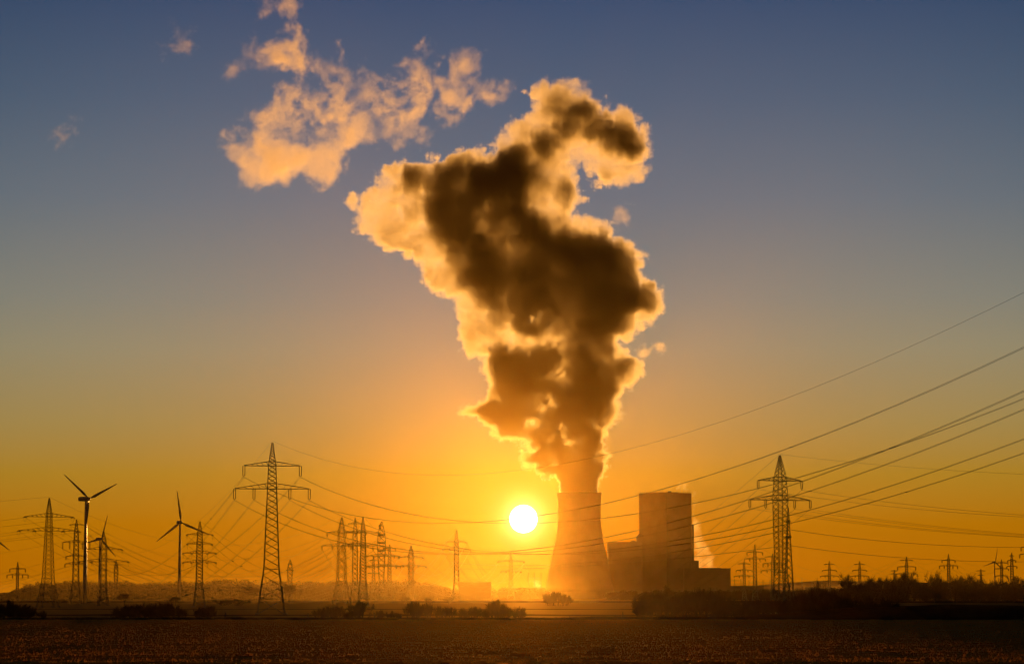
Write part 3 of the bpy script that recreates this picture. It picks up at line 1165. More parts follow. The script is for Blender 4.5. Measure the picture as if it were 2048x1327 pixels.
# shrubs: many stems fanning from the ground
shrub_meshes = []
TWIG = 0.017
for sd in range(6):
    rnd = random.Random(200 + sd)
    m1, m2 = MB(), MB()
    ns = 20
    for i in range(ns):
        a = rnd.uniform(0, 6.28)
        rr = rnd.uniform(0, 1.5)
        p0 = Vector((math.cos(a) * rr, math.sin(a) * rr, -0.1))
        d = Vector((math.cos(a) * (0.15 + rr * .45), math.sin(a) * (0.15 + rr * .45), 1)).normalized()
        l0 = rnd.uniform(0.9, 1.5)
        p1 = p0 + d * l0
        m1.path([p0, p0 + d * l0 * .5, p1], [0.055, 0.05, 0.045], 3)
        for q in range(3):
            nd = (d + Vector((rnd.gauss(0, .45), rnd.gauss(0, .45), rnd.uniform(-.3, .2)))).normalized()
            grow(m2, rnd, p0.lerp(p1, rnd.uniform(.3, 1)), nd, rnd.uniform(.8, 1.2), 0.034, 2, 0.75, 6, 0.25, 0.74)
    top = max(v[2] for v in m2.v)
    wid = max(v[0] for v in m2.v) - min(v[0] for v in m2.v)
    for mm_ in (m1, m2):
        mm_.v = [(x * 4 / wid, y * 4 / wid, z * 3 / top) for x, y, z in mm_.v]
    shrub_meshes.append((to_mesh(m1, "stems", M_BARK), to_mesh(m2, "twigs", M_TWIG)))


def place_shrub(px, w, top, Y, label, sd, group, z0=0.0, yaw=None):
    h = (at(px, top, Y).z - z0) * 1.3
    e = empty("bare_shrub", (gx(px, Y, 2), Y, z0 - 0.05), yaw if yaw is not None else (px * 0.37) % 6.28)
    e.scale = (w * Y / FPX / 4.0, w * Y / FPX / 4.0, h / 3.0)
    tag(e, label, "shrub", group)
    for nm, me in zip(("stems", "twigs"), shrub_meshes[sd % 6]):
        o = bpy.data.objects.new(nm, me)
        COL.objects.link(o)
        o.parent = e


HG = "leafless shrubs along the field edge"
shr = [
    (-2, 46, 1211, "dark shrub cut by the left frame edge"), (18, 40, 1203, "tallest shrub of the dark clump at far left"),
    (40, 44, 1212, "shrub in the middle of the far left clump"), (58, 30, 1217, "shrub ending the far left clump"),
    (86, 16, 1222, "tiny lone shrub right of the far left clump"), (246, 40, 1222, "low left end of the long dark mound of scrub"),
    (268, 54, 1212, "rising left part of the long dark scrub mound"), (293, 60, 1209, "crown of the long dark scrub mound"),
    (318, 50, 1211, "right half of the long dark scrub mound"), (334, 36, 1206, "wispy tall twigs topping the scrub mound"),
    (357, 34, 1215, "loose shrub ending the scrub mound"), (400, 22, 1217, "left half of the shrub under the four armed pylon"),
    (417, 30, 1214, "right half of the shrub under the four armed pylon"),
    (640, 30, 1217, "dark low shrub at the left end of the middle row"), (660, 30, 1215, "second shrub of the middle row"),
    (677, 26, 1214, "third shrub of the middle row before the big one"), (699, 24, 1222, "low shrub before the big shrub of the middle row"),
    (719, 40, 1206, "big spiky shrub in front of the darkest trio pylon"), (760, 20, 1221, "tiny tree like shrub right of the trio pylon"),
    (783, 18, 1223, "tiny low shrub in the sparse stretch"), (796, 12, 1226, "smallest sprig beside the tiny low shrub"),
    (829, 32, 1206, "tall rounded shrub, left of a pair"), (857, 24, 1206, "tall narrow shrub, right of a pair"),
    (879, 12, 1214, "thin leaning sapling right of the tall pair"), (897, 26, 1216, "small flat topped shrub by a fence post"),
    (926, 30, 1217, "bushy shrub below the lone slender pylon"), (948, 30, 1215, "bushy shrub right of the slender pylon foot"),
    (972, 22, 1219, "small round shrub before the tall bushy one"), (993, 40, 1201, "tall bushy shrub nearest the sun reflection"),
    (1013, 44, 1216, "dense low shrub under the sun"), (1043, 18, 1218, "small umbrella shaped shrub under the sun"),
    (1286, 34, 1212, "low left end of the big right hedge"), (1302, 44, 1194, "rounded first crown of the big right hedge"),
    (1322, 40, 1192, "second crown of the big right hedge"), (1345, 40, 1200, "dip after the second crown of the right hedge"),
    (1370, 50, 1193, "wide crown before the hedge summit"), (1400, 56, 1187, "summit of the left half of the right hedge"),
    (1425, 50, 1190, "crown just right of the hedge summit"), (1448, 46, 1203, "falling shoulder below the machine hall corner"),
    (1473, 46, 1206, "low hedge part between hall and dark pylon"), (1500, 46, 1205, "low hedge part left of the dark pylon"),
    (1524, 40, 1203, "hedge part beside the dark pylon foot"), (1550, 44, 1205, "hedge part hiding the dark pylon foot"),
    (1577, 44, 1206, "hedge part hiding the ringed mast foot"), (1601, 50, 1195, "rising hedge part right of the ringed mast"),
    (1622, 50, 1185, "first tall crown of the right half of the hedge"), (1642, 46, 1176, "highest twiggy crown of the whole hedge"),
    (1664, 50, 1190, "crown falling right of the highest twigs"), (1690, 50, 1202, "low flat part after the highest crown"),
    (1716, 40, 1206, "flat part near the hedge's right end"), (1740, 34, 1200, "small twiggy tuft near the hedge's right end"),
    (1768, 36, 1203, "twiggy tuft ending the hedge on the right"), (1790, 26, 1210, "last low tuft before the bare bank"),
]
for i, (px, w, top, lb) in enumerate(shr):
    Y = 655 + (i * 13) % 9
    x = gx(px, Y, 2)
    big = px > 1280
    place_shrub(px, w * (1.35 if big else 1.3), top - (3 if big else 0), Y, lb, i * 5 + i // 3, HG, z0=0.0)
for i, (px, w, top, lb) in enumerate([(1098, 30, 1190, "left part of the hazy rounded thicket below the tower"), (1115, 36, 1186, "middle of the hazy rounded thicket below the tower"),
                                      (1132, 28, 1192, "right part of the hazy rounded thicket below the tower"),
                                      (450, 34, 1199, "low hazy thicket left of the large hazy tree"), (474, 40, 1198, "low hazy thicket touching the large hazy tree")]):
    place_shrub(px, w * 1.2, top, 1500 + i * 9, lb, i + 1, "hazy thickets in the fields")

# fence posts along the field edge
for i, (px, y0, lb) in enumerate([(288 - 67, 1229, "leaning fence post left of the scrub mound"), (432, 1224, "fence post right of the shrub under the four armed pylon"), (451, 1224, "fence post with a leaning brace beside it"),
                                  (616, 1225, "thin fence post left of the middle shrub row"), (749, 1224, "thick fence post right of the trio pylon foot"), (890, 1224, "fence post left of the flat topped shrub"),
                                  (1246, 1222, "lone fence post in the open stretch before the right hedge"), (1140, 1231, "short fence post in the open stretch below the tower"),
                                  (803, 1226, "short fence post in the sparse stretch")]):
    Y = 648
    z1 = at(px, y0, Y).z
    e = empty("fence_post", (gx(px, Y, 1), Y, 0), 0.3 * i)
    tag(e, lb, "fence post", "fence posts along the field edge")
    m = MB()
    m.path([(0, 0, -0.2), (0.03, 0, z1 * .6), (0.05, 0.02, z1)], [0.12, 0.11, 0.10], 7)
    pst = m.build("post", M_WOOD, e)
    m = MB()
    m.box((0.05, 0.02, z1 - 0.35), (0.26, 0.26, 0.05))
    m.build("wire_band", M_STEEL, e)
    if px == 451:
        m = MB()
        m.bar((-1.0, 0, 0), (0, 0, z1 * 0.75), 0.07, sides=5)
        m.build("brace", M_WOOD, e)
for q, (pa, pb, h, lb) in enumerate([(1140, 1246, 1.25, "upper fence wire between the two posts below the tower"), (1140, 1246, 0.85, "lower fence wire between the two posts below the tower"),
                                  (1246, 1290, 1.25, "upper fence wire running into the right hedge"), (890, 749, 1.2, "fence wire behind the sparse stretch of shrubs")]):
    cable((gx(pa, 648, 1), 648, h), (gx(pb, 648, 1), 648, h), 0.08, lb, 0.012, 0, 12, "fence wires", "fence_wire")


# ------------------------------------------------------------------ the far wood: a mass of crowns
def wood(name, spans, Y0, depth, n, label, seed, leaf=0.9):
    rng = np.random.default_rng(seed)
    V, F = [], []
    cnt = 0
    wob = rng.random(600)
    n1 = lambda v: float(np.interp(v % 599, np.arange(600), wob)) * 2 - 1
    for _ in range(n):
        px = rng.uniform(spans[0][0], spans[-1][0])
        tp = np.interp(px, [s[0] for s in spans], [s[1] for s in spans]) + abs(rng.normal(0, 1)) * 2.6 - 0.4
        tp += 2.6 * n1(px / 11 + 90) + 1.7 * n1(px / 4.5 + 31)
        Y = Y0 + rng.uniform(0, depth)
        h = at(px, tp, Y).z
        if h < 2: continue
        x = gx(px, Y, h)
        cw = h * rng.uniform(0.18, 0.42)
        k = 300
        u = rng.normal(size=(k, 3))
        u /= np.linalg.norm(u, axis=1)[:, None]
        r = rng.random(k) ** 0.45
        c = np.stack([x + u[:, 0] * r * cw, Y + u[:, 1] * r * cw, h * 0.52 + u[:, 2] * r * h * 0.5], axis=1)
        c[:90, 0] = x + rng.uniform(-1.6, 1.6, 90) * cw
        c[:90, 2] = h * rng.uniform(0.0, 0.72, 90)
        d1 = rng.normal(size=(k, 3)) * leaf * (0.5 + rng.random((k, 1)))
        d2 = rng.normal(size=(k, 3)) * leaf * 0.5
        d1[:, 2] = np.abs(d1[:, 2])
        tri = np.stack([c, c + d1, c + d2], axis=1).reshape(-1, 3)
        tri[:, 2] = np.clip(tri[:, 2], 0.0, h + 0.6)
        V.append(tri)
        F.append(np.arange(len(tri)).reshape(-1, 3) + cnt)
        cnt += len(tri)
        # trunk
        tw = 0.25
        tr_ = np.array([(x - tw, Y, 0), (x + tw, Y, 0), (x, Y + tw, h * .8), (x - tw, Y + tw, 0), (x, Y - tw, h * 0.8), (x + tw, Y - tw, 0)])
        V.append(tr_)
        F.append(np.array([(0, 1, 2), (3, 5, 4)]) + cnt)
        cnt += 6
    o = np_mesh(name, np.concatenate(V), np.concatenate(F), M_TWIG)
    tag(o, label, "woodland", None, 'stuff')
    return o


wood("woodland", [(-60, 1186), (0, 1184), (35, 1178), (50, 1166), (80, 1164), (120, 1161), (160, 1160), (300, 1163), (380, 1161), (450, 1159), (560, 1160), (660, 1161), (720, 1162),
                  (790, 1160), (815, 1157), (840, 1161), (865, 1165), (885, 1169), (900, 1176)], 3000, 260, 820, "far leafless wood filling the horizon left of the sun", 5)
wood("woodland", [(895, 1177), (930, 1178), (990, 1174), (1050, 1176), (1100, 1177)], 3450, 120, 90, "hazy low trees below the sun", 6)
wood("woodland", [(1215, 1182), (1300, 1180), (1450, 1180), (1530, 1176), (1600, 1178), (1680, 1172), (1700, 1168)], 2900, 150, 200, "dark low scrub along the foot of the power station", 7)
wood("woodland", [(1660, 1176), (1700, 1168), (1800, 1164), (1900, 1166), (2070, 1163)], 2030, 60, 170, "dark undergrowth filling the foot of the tree row", 8, 0.7)


# ------------------------------------------------------------------ birds
def bird(px, py, Y, yaw, flap, label):
    m = MB()
    m.path([(0, 0.32, 0.02), (0, 0.22, 0.03), (0, 0.05, 0), (0, -0.2, 0), (0, -0.38, 0.02)], [0.015, 0.05, 0.085, 0.06, 0.02], 8)
    m.v += [(0, -0.30, 0.01), (-0.10, -0.52, 0.02), (0.10, -0.52, 0.02), (0, -0.42, 0.05)]
    n = len(m.v)
    m.f += [(n - 4, n - 3, n - 1), (n - 4, n - 1, n - 2), (n - 3, n - 2, n - 1), (n - 4, n - 2, n - 3)]
    for s in (-1, 1):
        n = len(m.v)
        pts = [(0.04, .14, .02), (0.34, .18, flap * .22), (0.72, .02, flap * .34), (0.36, -.06, flap * .21), (0.04, -.12, .02)]
        for x, y, z in pts: m.v.append((s * x, y, z))
        for x, y, z in pts: m.v.append((s * x, y, z - 0.03))
        m.f += [tuple(n + q for q in range(5)), tuple(n + 5 + q for q in range(5))[::-1]]
        for q in range(5):
            m.f.append((n + q, n + (q + 1) % 5, n + 5 + (q + 1) % 5, n + 5 + q))
    o = m.build("bird", M_BIRD, None, at(px, py, Y))
    o.rotation_euler = (0, 0, yaw)
    tag(o, label, "bird", "birds flying by the tallest pylon")


bird(466, 1122, 820, 0.9, 1.0, "leftmost small bird in flight left of the tallest pylon")
bird(491, 1118.5, 830, 0.5, 1.4, "highest small bird in flight left of the tallest pylon")
bird(483, 1131, 800, -0.8, -0.7, "lowest small bird in flight left of the tallest pylon")
#@@O1

# ------------------------------------------------------------------ steam: real 3D density grids
def vnoise(P, seed):
    """Smooth value noise in 0..1 at points P (n,3), lattice spacing 1."""
    rng = np.random.default_rng(seed)
    T = rng.random((32, 32, 32), dtype=np.float32)
    i = np.floor(P).astype(np.int32)
    f = (P - i).astype(np.float32)
    f = f * f * (3 - 2 * f)
    i &= 31
    j = (i + 1) & 31
    x0, y0, z0, x1, y1, z1 = i[:, 0], i[:, 1], i[:, 2], j[:, 0], j[:, 1], j[:, 2]
    fx, fy, fz = f[:, 0], f[:, 1], f[:, 2]
    a = T[x0, y0, z0] * (1 - fx) + T[x1, y0, z0] * fx
    b = T[x0, y1, z0] * (1 - fx) + T[x1, y1, z0] * fx
    c = T[x0, y0, z1] * (1 - fx) + T[x1, y0, z1] * fx
    d = T[x0, y1, z1] * (1 - fx) + T[x1, y1, z1] * fx
    a = a * (1 - fy) + b * fy
    c = c * (1 - fy) + d * fy
    return a * (1 - fz) + c * fz


def fbm(P, scale, seed, octs=4, gain=0.5, billow=False):
    out = np.zeros(len(P), dtype=np.float32)
    amp, tot, s = 1.0, 0.0, 1.0 / scale
    for k in range(octs):
        v = vnoise(P * s + 7.3 * k + seed * 3.1, seed + 17 * k)
        v = 1 - 2 * np.abs(2 * v - 1) ** 0.8 if billow == 'crease' else (2 * np.abs(2 * v - 1) ** 0.7 - 1 if billow else 2 * v - 1)
        out += amp * v
        tot += amp
        amp *= gain
        s *= 2.03
    return out / tot


def poly_sdf(poly, X, Z):
    """Signed distance (positive inside) of a closed polygon on a grid."""
    p = np.array(poly, dtype=np.float64)
    q = np.roll(p, -1, axis=0)
    best = np.full(X.shape, 1e9)
    ins = np.zeros(X.shape, dtype=bool)
    for (ax, az), (bx, bz) in zip(p, q):
        ex, ez = bx - ax, bz - az
        t = np.clip(((X - ax) * ex + (Z - az) * ez) / (ex * ex + ez * ez + 1e-9), 0, 1)
        dd = np.hypot(X - ax - t * ex, Z - az - t * ez)
        best = np.minimum(best, dd)
        c = (az > Z) != (bz > Z)
        with np.errstate(divide='ignore', invalid='ignore'):
            xi = ax + (Z - az) * ex / (ez if ez != 0 else 1e-9)
        ins ^= c & (X < xi)
    return np.where(ins, best, -best)


def smooth01(x):
    x = np.clip(x, 0, 1)
    return x * x * (3 - 2 * x)


def volume_material(name, color, dens, g, step=1.0):
    m = bpy.data.materials.new(name)
    m.use_nodes = True
    nt = m.node_tree
    nt.nodes.clear()
    pv = nt.nodes.new("ShaderNodeVolumePrincipled")
    pv.inputs["Color"].default_value = (*color, 1)
    pv.inputs["Anisotropy"].default_value = g
    pv.inputs["Density"].default_value = dens
    pv.inputs["Density Attribute"].default_value = "density"
    out = nt.nodes.new("ShaderNodeOutputMaterial")
    nt.links.new(pv.outputs[0], out.inputs["Volume"])
    return m


def steam(name, label, cat, Y, outline, mat, voxel, Rmax, density, R0=None, zgrow=None, cores=(), holes=(),
          warp=(60, 10), bil=(22, 7), soft=5.0, erode=0.0, seed=1, group=None, depth_off=0.0):
    """A bank of steam: outlines give its profile, its thickness R and 3D turbulence give it depth."""
    W = lambda px, py: (at(px, py, Y).x, at(px, py, Y).z)
    if erode and len(outline) > 20:
        cxm, cym = sum(p[0] for p in outline) / len(outline), sum(p[1] for p in outline) / len(outline)
        outline = [(cxm + (a - cxm) * 1.05, cym + (b - cym) * 1.07) for a, b in outline]
    out2 = [W(*p) for p in outline]
    xs = [p[0] for p in out2]
    zs = [p[1] for p in out2]
    pad = warp[1] + bil[1] + 4
    x0, x1, z0, z1 = min(xs) - pad, max(xs) + pad, min(zs) - pad, max(zs) + pad
    Rc = max([c[1] for c in cores] + [Rmax])
    y0, y1 = -Rc - pad, Rc + pad
    z0 = max(z0, 1.0)
    nx, ny, nz = [max(8, int(round(v / voxel)) + 1) for v in (x1 - x0, y1 - y0, z1 - z0)]
    gxs, gys, gzs = np.linspace(x0, x1, nx), np.linspace(y0, y1, ny), np.linspace(z0, z1, nz)
    X2, Z2 = np.meshgrid(gxs, gzs, indexing='ij')

    def bil2(F, x, z):
        u = np.clip((x - x0) / (x1 - x0) * (nx - 1), 0, nx - 1.001)
        v = np.clip((z - z0) / (z1 - z0) * (nz - 1), 0, nz - 1.001)
        i, j = u.astype(np.int32), v.astype(np.int32)
        fu, fv = u - i, v - j
        return (F[i, j] * (1 - fu) + F[i + 1, j] * fu) * (1 - fv) + (F[i, j + 1] * (1 - fu) + F[i + 1, j + 1] * fu) * fv

    X, Yg, Z = [a.ravel().astype(np.float32) for a in np.meshgrid(gxs, gys, gzs, indexing='ij')]
    # only the voxels that can hold steam are worth the noise
    S = poly_sdf(out2, X2, Z2)
    near = bil2(S, X, Z) > -pad
    idx = np.nonzero(near)[0]
    P = np.stack([X[idx], Yg[idx], Z[idx]], axis=1)
    grow = smooth01((P[:, 2] - z0 - pad) / 120.0) * 0.85 + 0.15 if zgrow else 1.0
    wx = fbm(P, warp[0], seed, 2) * warp[1] * grow
    wy = fbm(P, warp[0], seed + 1, 2) * warp[1] * grow
    wz = fbm(P, warp[0], seed + 2, 2) * warp[1] * grow
    bb = fbm(P, bil[0], seed + 3, 5, 0.72, billow=True)
    px_, pz_, py_ = P[:, 0] + wx, P[:, 2] + wz, P[:, 1] + wy * 2 - depth_off
    d = bil2(S, px_, pz_)
    Rl = Rmax if zgrow is None else np.clip(zgrow[0] + (P[:, 2] - zgrow[1]) * zgrow[2], zgrow[0], Rmax)
    F = Rl - np.hypot(np.maximum(Rl - d, 0), py_) + bb * bil[1] * (0.4 + 0.6 * grow)
    Pw = P + np.stack([wy, wx, wz], axis=1) * 1.3 + (bb * bil[1] * 0.5)[:, None]
    if erode:
        e = fbm(Pw, erode[0], seed + 9, 5, 0.68)
        rho = density * smooth01((e * 1.25 + np.minimum(F / erode[1], 0.75) - erode[2]) / 0.45) * np.clip(1 + 0.9 * e, 0.2, 2)
    else:
        e = fbm(Pw, 34.0, seed + 9, 5, 0.6)
        rho = density * smooth01(F / soft) * np.clip(1 + 2.2 * e, 0.12, 3)
    for poly, Rcx, dens, sf in cores:
        C = poly_sdf([W(*p) for p in poly], X2, Z2)
        dc = bil2(C, P[:, 0] + wx * 1.3, P[:, 2] + wz * 1.3)
        Rcl = Rcx if zgrow is None else np.clip(zgrow[0] + (P[:, 2] - zgrow[1]) * zgrow[2], zgrow[0], Rcx)
        dc = dc + 22 + 6 * e * grow
        sf = sf * (0.12 + 0.88 * grow)
        FC = Rcl - np.hypot(np.maximum(Rcl - dc, 0), py_) + bb * bil[1] * 0.7 * (0.2 + 0.8 * grow) + e * 4 * grow
        rho = rho + dens * smooth01(FC / sf) * np.clip(1 + 1.0 * e, 0.7, 2) * smooth01((F - 1 - grow) / (1 + 6 * grow)) * (1 + 3.0 * np.exp(-np.maximum(P[:, 2] - 150, 0) / 70) * (zgrow is not None))
    eh = fbm(Pw, 13.0, seed + 23, 4, 0.7) if holes else None
    for hx, hy, hr, k in holes:
        cx, cz = W(hx, hy)
        rr = hr * Y / FPX
        q = ((px_ + bb * 4 - cx) ** 2 + (pz_ + bb * 4 - cz) ** 2) / (rr * rr)
        hh = np.exp(-q * 0.15) * 0.60 + 1.7 * eh - 0.37
        rho = rho * (1 - k * smooth01(hh * 3.5 + 0.3) * (q < 16))
    if zgrow is not None:                                  # inside the tower the steam keeps clear of the shell
        rad = np.hypot(P[:, 0] - W(1159, 985)[0], P[:, 1])
        rho = np.where(P[:, 2] < zgrow[1] - 4, rho * (rad < 27.0), rho)
    D = np.zeros(nx * ny * nz, dtype=np.float32)
    D[idx] = np.maximum(rho, 0)
    # carry the grid on a mesh attribute, four values per vertex, and turn it into a volume
    D4 = np.concatenate([D, np.zeros((-len(D)) % 4, dtype=np.float32)])
    nv = len(D4) // 4
    me = bpy.data.meshes.new(name)
    me.vertices.add(nv)
    cc = np.random.default_rng(1).random((nv, 3), dtype=np.float32)
    cc = cc * np.array([x1 - x0, y1 - y0, z1 - z0], dtype=np.float32) + np.array([x0, y0, z0], dtype=np.float32)
    me.vertices.foreach_set("co", cc.ravel())
    att = me.attributes.new("rho", 'FLOAT_COLOR', 'POINT')
    att.data.foreach_set("color", D4)
    me.materials.append(mat)
    o = bpy.data.objects.new(name, me)
    COL.objects.link(o)
    o.location = (0, Y, 0)
    ng = bpy.data.node_groups.new(name + "_grid", 'GeometryNodeTree')
    ng.interface.new_socket("Geometry", in_out='INPUT', socket_type='NodeSocketGeometry')
    ng.interface.new_socket("Geometry", in_out='OUTPUT', socket_type='NodeSocketGeometry')
    N, L = ng.nodes, ng.links
    gi, go = N.new("NodeGroupInput"), N.new("NodeGroupOutput")

    def mm(op, a, b, c=None):
        n = N.new("ShaderNodeMath")
        n.operation = op
        for i, v in enumerate((a, b, c)):
            if v is None: continue
            if isinstance(v, (int, float)): n.inputs[i].default_value = v
            else: L.new(v, n.inputs[i])
        return n.outputs[0]

    pos = N.new("GeometryNodeInputPosition")
    sx = N.new("ShaderNodeSeparateXYZ")
    L.new(pos.outputs[0], sx.inputs[0])
    ii = []
    for k, (lo, hi, n_) in enumerate(((x0, x1, nx), (y0, y1, ny), (z0, z1, nz))):
        v = mm('ROUND', mm('MULTIPLY', mm('SUBTRACT', sx.outputs[k], lo), (n_ - 1) / (hi - lo)), None)
        ii.append(mm('MINIMUM', mm('MAXIMUM', v, 0.0), float(n_ - 1)))

    def imath(op, a, b):
        n = N.new("FunctionNodeIntegerMath")
        n.operation = op
        for i, v in enumerate((a, b)):
            if isinstance(v, int): n.inputs[i].default_value = v
            else: L.new(v, n.inputs[i])
        return n.outputs[0]

    lin = imath('ADD', imath('MULTIPLY', imath('ADD', imath('MULTIPLY', ii[0], ny), ii[1]), nz), ii[2])
    q4 = imath('DIVIDE_FLOOR', lin, 4)
    r4 = imath('SUBTRACT', lin, imath('MULTIPLY', q4, 4))
    na = N.new("GeometryNodeInputNamedAttribute")
    na.data_type = 'FLOAT_COLOR'
    na.inputs[0].default_value = "rho"
    si = N.new("GeometryNodeSampleIndex")
    si.data_type = 'FLOAT_COLOR'
    si.domain = 'POINT'
    L.new(gi.outputs[0], si.inputs[0])
    L.new(na.outputs[0], si.inputs["Value"])
    L.new(q4, si.inputs["Index"])
    sc_ = N.new("FunctionNodeSeparateColor")
    L.new(si.outputs[0], sc_.inputs[0])
    sw = N.new("GeometryNodeIndexSwitch")
    sw.data_type = 'FLOAT'
    sw.index_switch_items.new()
    sw.index_switch_items.new()
    L.new(r4, sw.inputs[0])
    for k in range(4):
        L.new(sc_.outputs[k], sw.inputs[k + 1])
    vc = N.new("GeometryNodeVolumeCube")
    L.new(sw.outputs[0], vc.inputs["Density"])
    vc.inputs["Min"].default_value = (x0, y0, z0)
    vc.inputs["Max"].default_value = (x1, y1, z1)
    vc.inputs["Resolution X"].default_value = nx
    vc.inputs["Resolution Y"].default_value = ny
    vc.inputs["Resolution Z"].default_value = nz
    sm = N.new("GeometryNodeSetMaterial")
    sm.inputs["Material"].default_value = mat
    L.new(vc.outputs[0], sm.inputs[0])
    L.new(sm.outputs[0], go.inputs[0])
    mod = o.modifiers.new("density_grid", 'NODES')
    mod.node_group = ng
    tag(o, label, cat, group, 'stuff')
    print(name, nx, ny, nz, "filled", int((D > 0).sum()))
    return o


M_STEAM = volume_material("steam", (0.985, 0.90, 0.72), 1.0, 0.74)

PLUME = [(1119, 1035), (1117, 1000), (1114, 983), (1112, 962), (1090, 950), (1062, 945), (1048, 930), (1046, 905), (1030, 893), (1000, 885), (975, 868),
         (957, 850), (950, 835), (925, 828), (922, 815), (950, 802), (968, 780), (962, 755), (955, 720), (925, 724), (912, 700),
         (903, 660), (898, 625), (870, 590), (833, 560), (828, 530), (800, 508), (770, 505), (735, 480), (708, 470), (697, 440),
         (690, 400), (712, 380), (748, 368), (748, 338), (790, 318), (860, 316), (930, 300), (978, 302), (998, 272), (1028, 232),
         (1066, 215), (1058, 190), (1082, 163), (1115, 151), (1147, 155), (1177, 176), (1207, 197), (1247, 212), (1278, 233),
         (1302, 262), (1315, 290), (1308, 325), (1288, 352), (1262, 375), (1225, 366), (1185, 372), (1170, 345), (1155, 330),
         (1152, 345), (1166, 370), (1172, 400), (1155, 415), (1150, 430), (1172, 436), (1207, 438), (1228, 455), (1222, 475),
         (1248, 484), (1273, 496), (1288, 520), (1290, 545), (1318, 575), (1331, 600), (1328, 630), (1302, 656), (1265, 674),
         (1240, 688), (1258, 704), (1278, 724), (1280, 745), (1264, 775), (1247, 800), (1240, 830), (1224, 860), (1217, 890),
         (1212, 920), (1219, 945), (1211, 965), (1204, 983), (1201, 1000), (1199, 1035)]
CORE = [(1120, 1035), (1120, 965), (1100, 930), (1076, 915), (1066, 893), (1036, 872), (1004, 860), (968, 835), (988, 790), (986, 740), (982, 708),
        (1040, 700), (1100, 690), (1120, 672), (1100, 655), (1060, 660), (1000, 635), (965, 600), (935, 560), (905, 500),
        (870, 440), (855, 410), (885, 388), (850, 372), (815, 358), (870, 348), (930, 338), (990, 332), (1035, 296),
        (1064, 278), (1112, 262), (1152, 236), (1172, 208), (1196, 218), (1238, 243), (1268, 272), (1280, 298), (1245, 290), (1195, 268),
        (1160, 274), (1110, 292), (1070, 335), (1038, 385), (1060, 430), (1100, 480), (1150, 490), (1200, 480), (1250, 510),
        (1275, 550), (1306, 590), (1296, 620), (1255, 645), (1222, 690), (1240, 720), (1228, 760), (1205, 800), (1200, 860),
        (1203, 900), (1199, 1035)]
STRAND = [(1140, 370), (1150, 420), (1150, 500), (1125, 500), (1120, 430)]
steam("steam_plume", "huge backlit column of steam billowing out of the cooling tower", "steam", 3900, PLUME, M_STEAM, 1.9,
      42, 0.034, zgrow=(30, 150, 0.35), cores=[(CORE, 90, 0.095, 27.0), (STRAND, 30, 0.035, 12.0)],
      holes=[(1000, 850, 12, .8), (1060, 850, 12, .9), (1105, 800, 12, .8), (1125, 775, 15, .97), (1080, 822, 16, .96), (1136, 880, 16, .97), (1140, 902, 14, .95), (1088, 915, 18, .93),
             (1075, 905, 10, .9), (1050, 688, 14, .8), (1090, 690, 18, .85), (1020, 690, 14, .8), (1187, 853, 7, .9)],
      warp=(60, 10), bil=(30, 25), soft=2.5, seed=3)
#@@P0
M_WISP = volume_material("thin_steam", (1.0, 0.88, 0.74), 0.85, 0.74)
CL = [(428, 295), (446, 262), (485, 232), (535, 212), (540, 180), (556, 150), (520, 120), (548, 95), (560, 60), (575, 40), (590, 60), (600, 95), (625, 104), (680, 100), (722, 128),
      (745, 140), (758, 125), (763, 95), (798, 85), (842, 98), (862, 130), (866, 200), (872, 250), (852, 285), (800, 295), (745, 282), (705, 302), (692, 335),
      (655, 332), (640, 350), (628, 392), (606, 350), (560, 364), (510, 364), (476, 347), (466, 322)]
steam("steam_cloud", "broad ragged cloud of drifting steam left of the plume top", "steam cloud", 3900, CL, M_WISP, 2.6, 30, 0.020,
      holes=[(612, 196, 26, 1.0), (780, 175, 20, 1.0), (575, 150, 14, .8), (640, 220, 12, .7), (745, 245, 12, .7), (700, 180, 10, .5)],
      warp=(60, 16), bil=(26, 10), soft=10, erode=(34, 40, 0.20), seed=11, depth_off=20)
steam("steam_wisp", "thin streaky steam wisp right of the ragged cloud", "steam cloud", 3900,
      [(872, 215), (868, 165), (890, 130), (905, 105), (940, 100), (965, 92), (978, 110), (972, 150), (1000, 185), (1034, 160), (1030, 200), (985, 208), (940, 232), (900, 245)],
      M_WISP, 2.6, 26, 0.016, warp=(40, 16), bil=(20, 9), soft=12, erode=(26, 30, 0.10), seed=21)
steam("steam_wisp", "small torn steam wisp touching the top edge", "steam cloud", 3900,
      [(498, -12), (510, 20), (525, 40), (545, 38), (556, 22), (575, 25), (590, 30), (606, 20), (604, -15)],
      M_WISP, 2.6, 18, 0.016, warp=(40, 10), bil=(20, 9), soft=10, erode=(24, 35, 0.15), seed=31)
steam("steam_wisp", "faint steam wisp left of the ragged cloud top", "steam cloud", 3900,
      [(438, 140), (470, 100), (520, 75), (545, 110), (540, 150), (500, 165), (455, 175)],
      M_WISP, 2.6, 18, 0.007, warp=(40, 16), bil=(20, 9), soft=12, erode=(24, 28, 0.12), seed=41)
steam("steam_wisp", "small lone steam wisp high at the upper left", "steam cloud", 3900,
      [(306, 90), (330, 70), (335, 45), (360, 38), (385, 75), (380, 100), (340, 115)],
      M_WISP, 2.6, 18, 0.011, warp=(34, 12), bil=(16, 7), soft=10, erode=(20, 35, 0.15), seed=51)
steam("steam_wisp", "faintest steam wisp near the left edge", "steam cloud", 3900,
      [(92, 275), (110, 240), (135, 222), (158, 232), (140, 260), (128, 300)],
      M_WISP, 2.6, 16, 0.010, warp=(34, 12), bil=(16, 7), soft=10, erode=(20, 35, 0.15), seed=61)
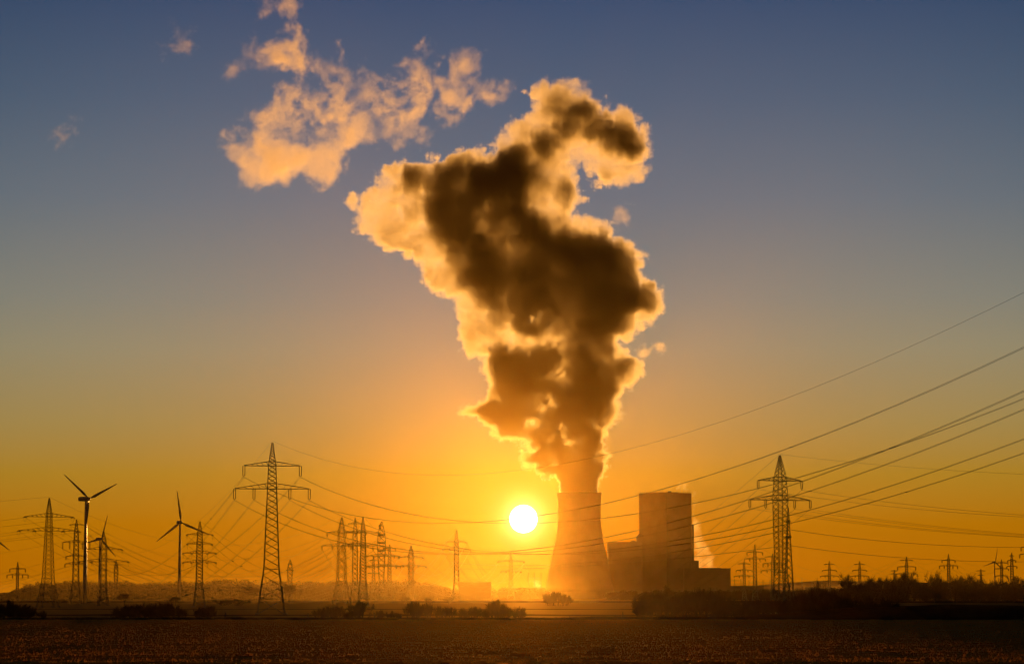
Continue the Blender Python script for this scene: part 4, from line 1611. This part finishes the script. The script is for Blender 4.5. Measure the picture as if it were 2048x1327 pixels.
steam("steam_wisp", "small round steam scrap in the gap right of the plume neck", "steam cloud", 3900,
      [(1216, 430), (1235, 412), (1262, 414), (1274, 438), (1258, 458), (1232, 452)],
      M_WISP, 2.2, 14, 0.011, warp=(30, 8), bil=(16, 6), soft=8, erode=(16, 28, 0.15), seed=71)
steam("steam_wisp", "small curled steam scrap right of the plume waist", "steam cloud", 3900,
      [(1254, 682), (1275, 692), (1300, 682), (1322, 680), (1333, 700), (1318, 716), (1300, 712), (1280, 718), (1262, 702)],
      M_WISP, 2.2, 12, 0.03, warp=(30, 5), bil=(16, 5), soft=6, erode=(16, 21, 0.15), seed=81)
steam("steam_jet", "pale slanting steam rising behind the tall block's right side", "steam", 4010,
      [(1352, 975), (1358, 962), (1374, 966), (1390, 990), (1402, 1030), (1414, 1070), (1434, 1110), (1440, 1150), (1380, 1150), (1378, 1060), (1376, 990)],
      M_WISP, 2.0, 12, 0.026, warp=(30, 5), bil=(14, 6), soft=8, erode=(18, 11, 0.15), seed=91)
steam("steam_puff", "tiny bright steam puff by the gantry left of the tower", "steam", 3640,
      [(1066, 1163), (1070, 1154), (1078, 1150), (1084, 1160), (1088, 1170), (1080, 1176), (1068, 1174)],
      M_WISP, 1.0, 6, 0.12, warp=(12, 3), bil=(7, 3), soft=3, erode=(7, 10, 0.15), seed=95)
#@@P1

# ------------------------------------------------------------------ the air: one even, pale, forward-scattering haze
hz = MB()
hz.box((0, 2080, 499), (6000, 5360, 1000))
hm = bpy.data.materials.new("thin_morning_haze")
hm.use_nodes = True
hm.node_tree.nodes.clear()
pv = hm.node_tree.nodes.new("ShaderNodeVolumePrincipled")
pv.inputs["Color"].default_value = (1.0, 0.63, 0.18, 1)
pv.inputs["Density"].default_value = 4.2e-6
pv.inputs["Anisotropy"].default_value = 0.955
ho = hm.node_tree.nodes.new("ShaderNodeOutputMaterial")
hm.node_tree.links.new(pv.outputs[0], ho.inputs["Volume"])
haze = hz.build("haze", hm)
haze['kind'] = 'stuff'
ms_ = MB()
ms_.box((0, 2900, 9.0), (5600, 3000, 16.0))
mm_ = hm.copy()
mm_.name = "ground_mist"
mp_ = [n for n in mm_.node_tree.nodes if n.type == 'PRINCIPLED_VOLUME'][0]
mp_.inputs["Density"].default_value = 1.8e-5
mp_.inputs["Anisotropy"].default_value = 0.9
mist = ms_.build("mist", mm_)
tag(mist, "low golden ground mist over the far fields", "mist", None, 'stuff')
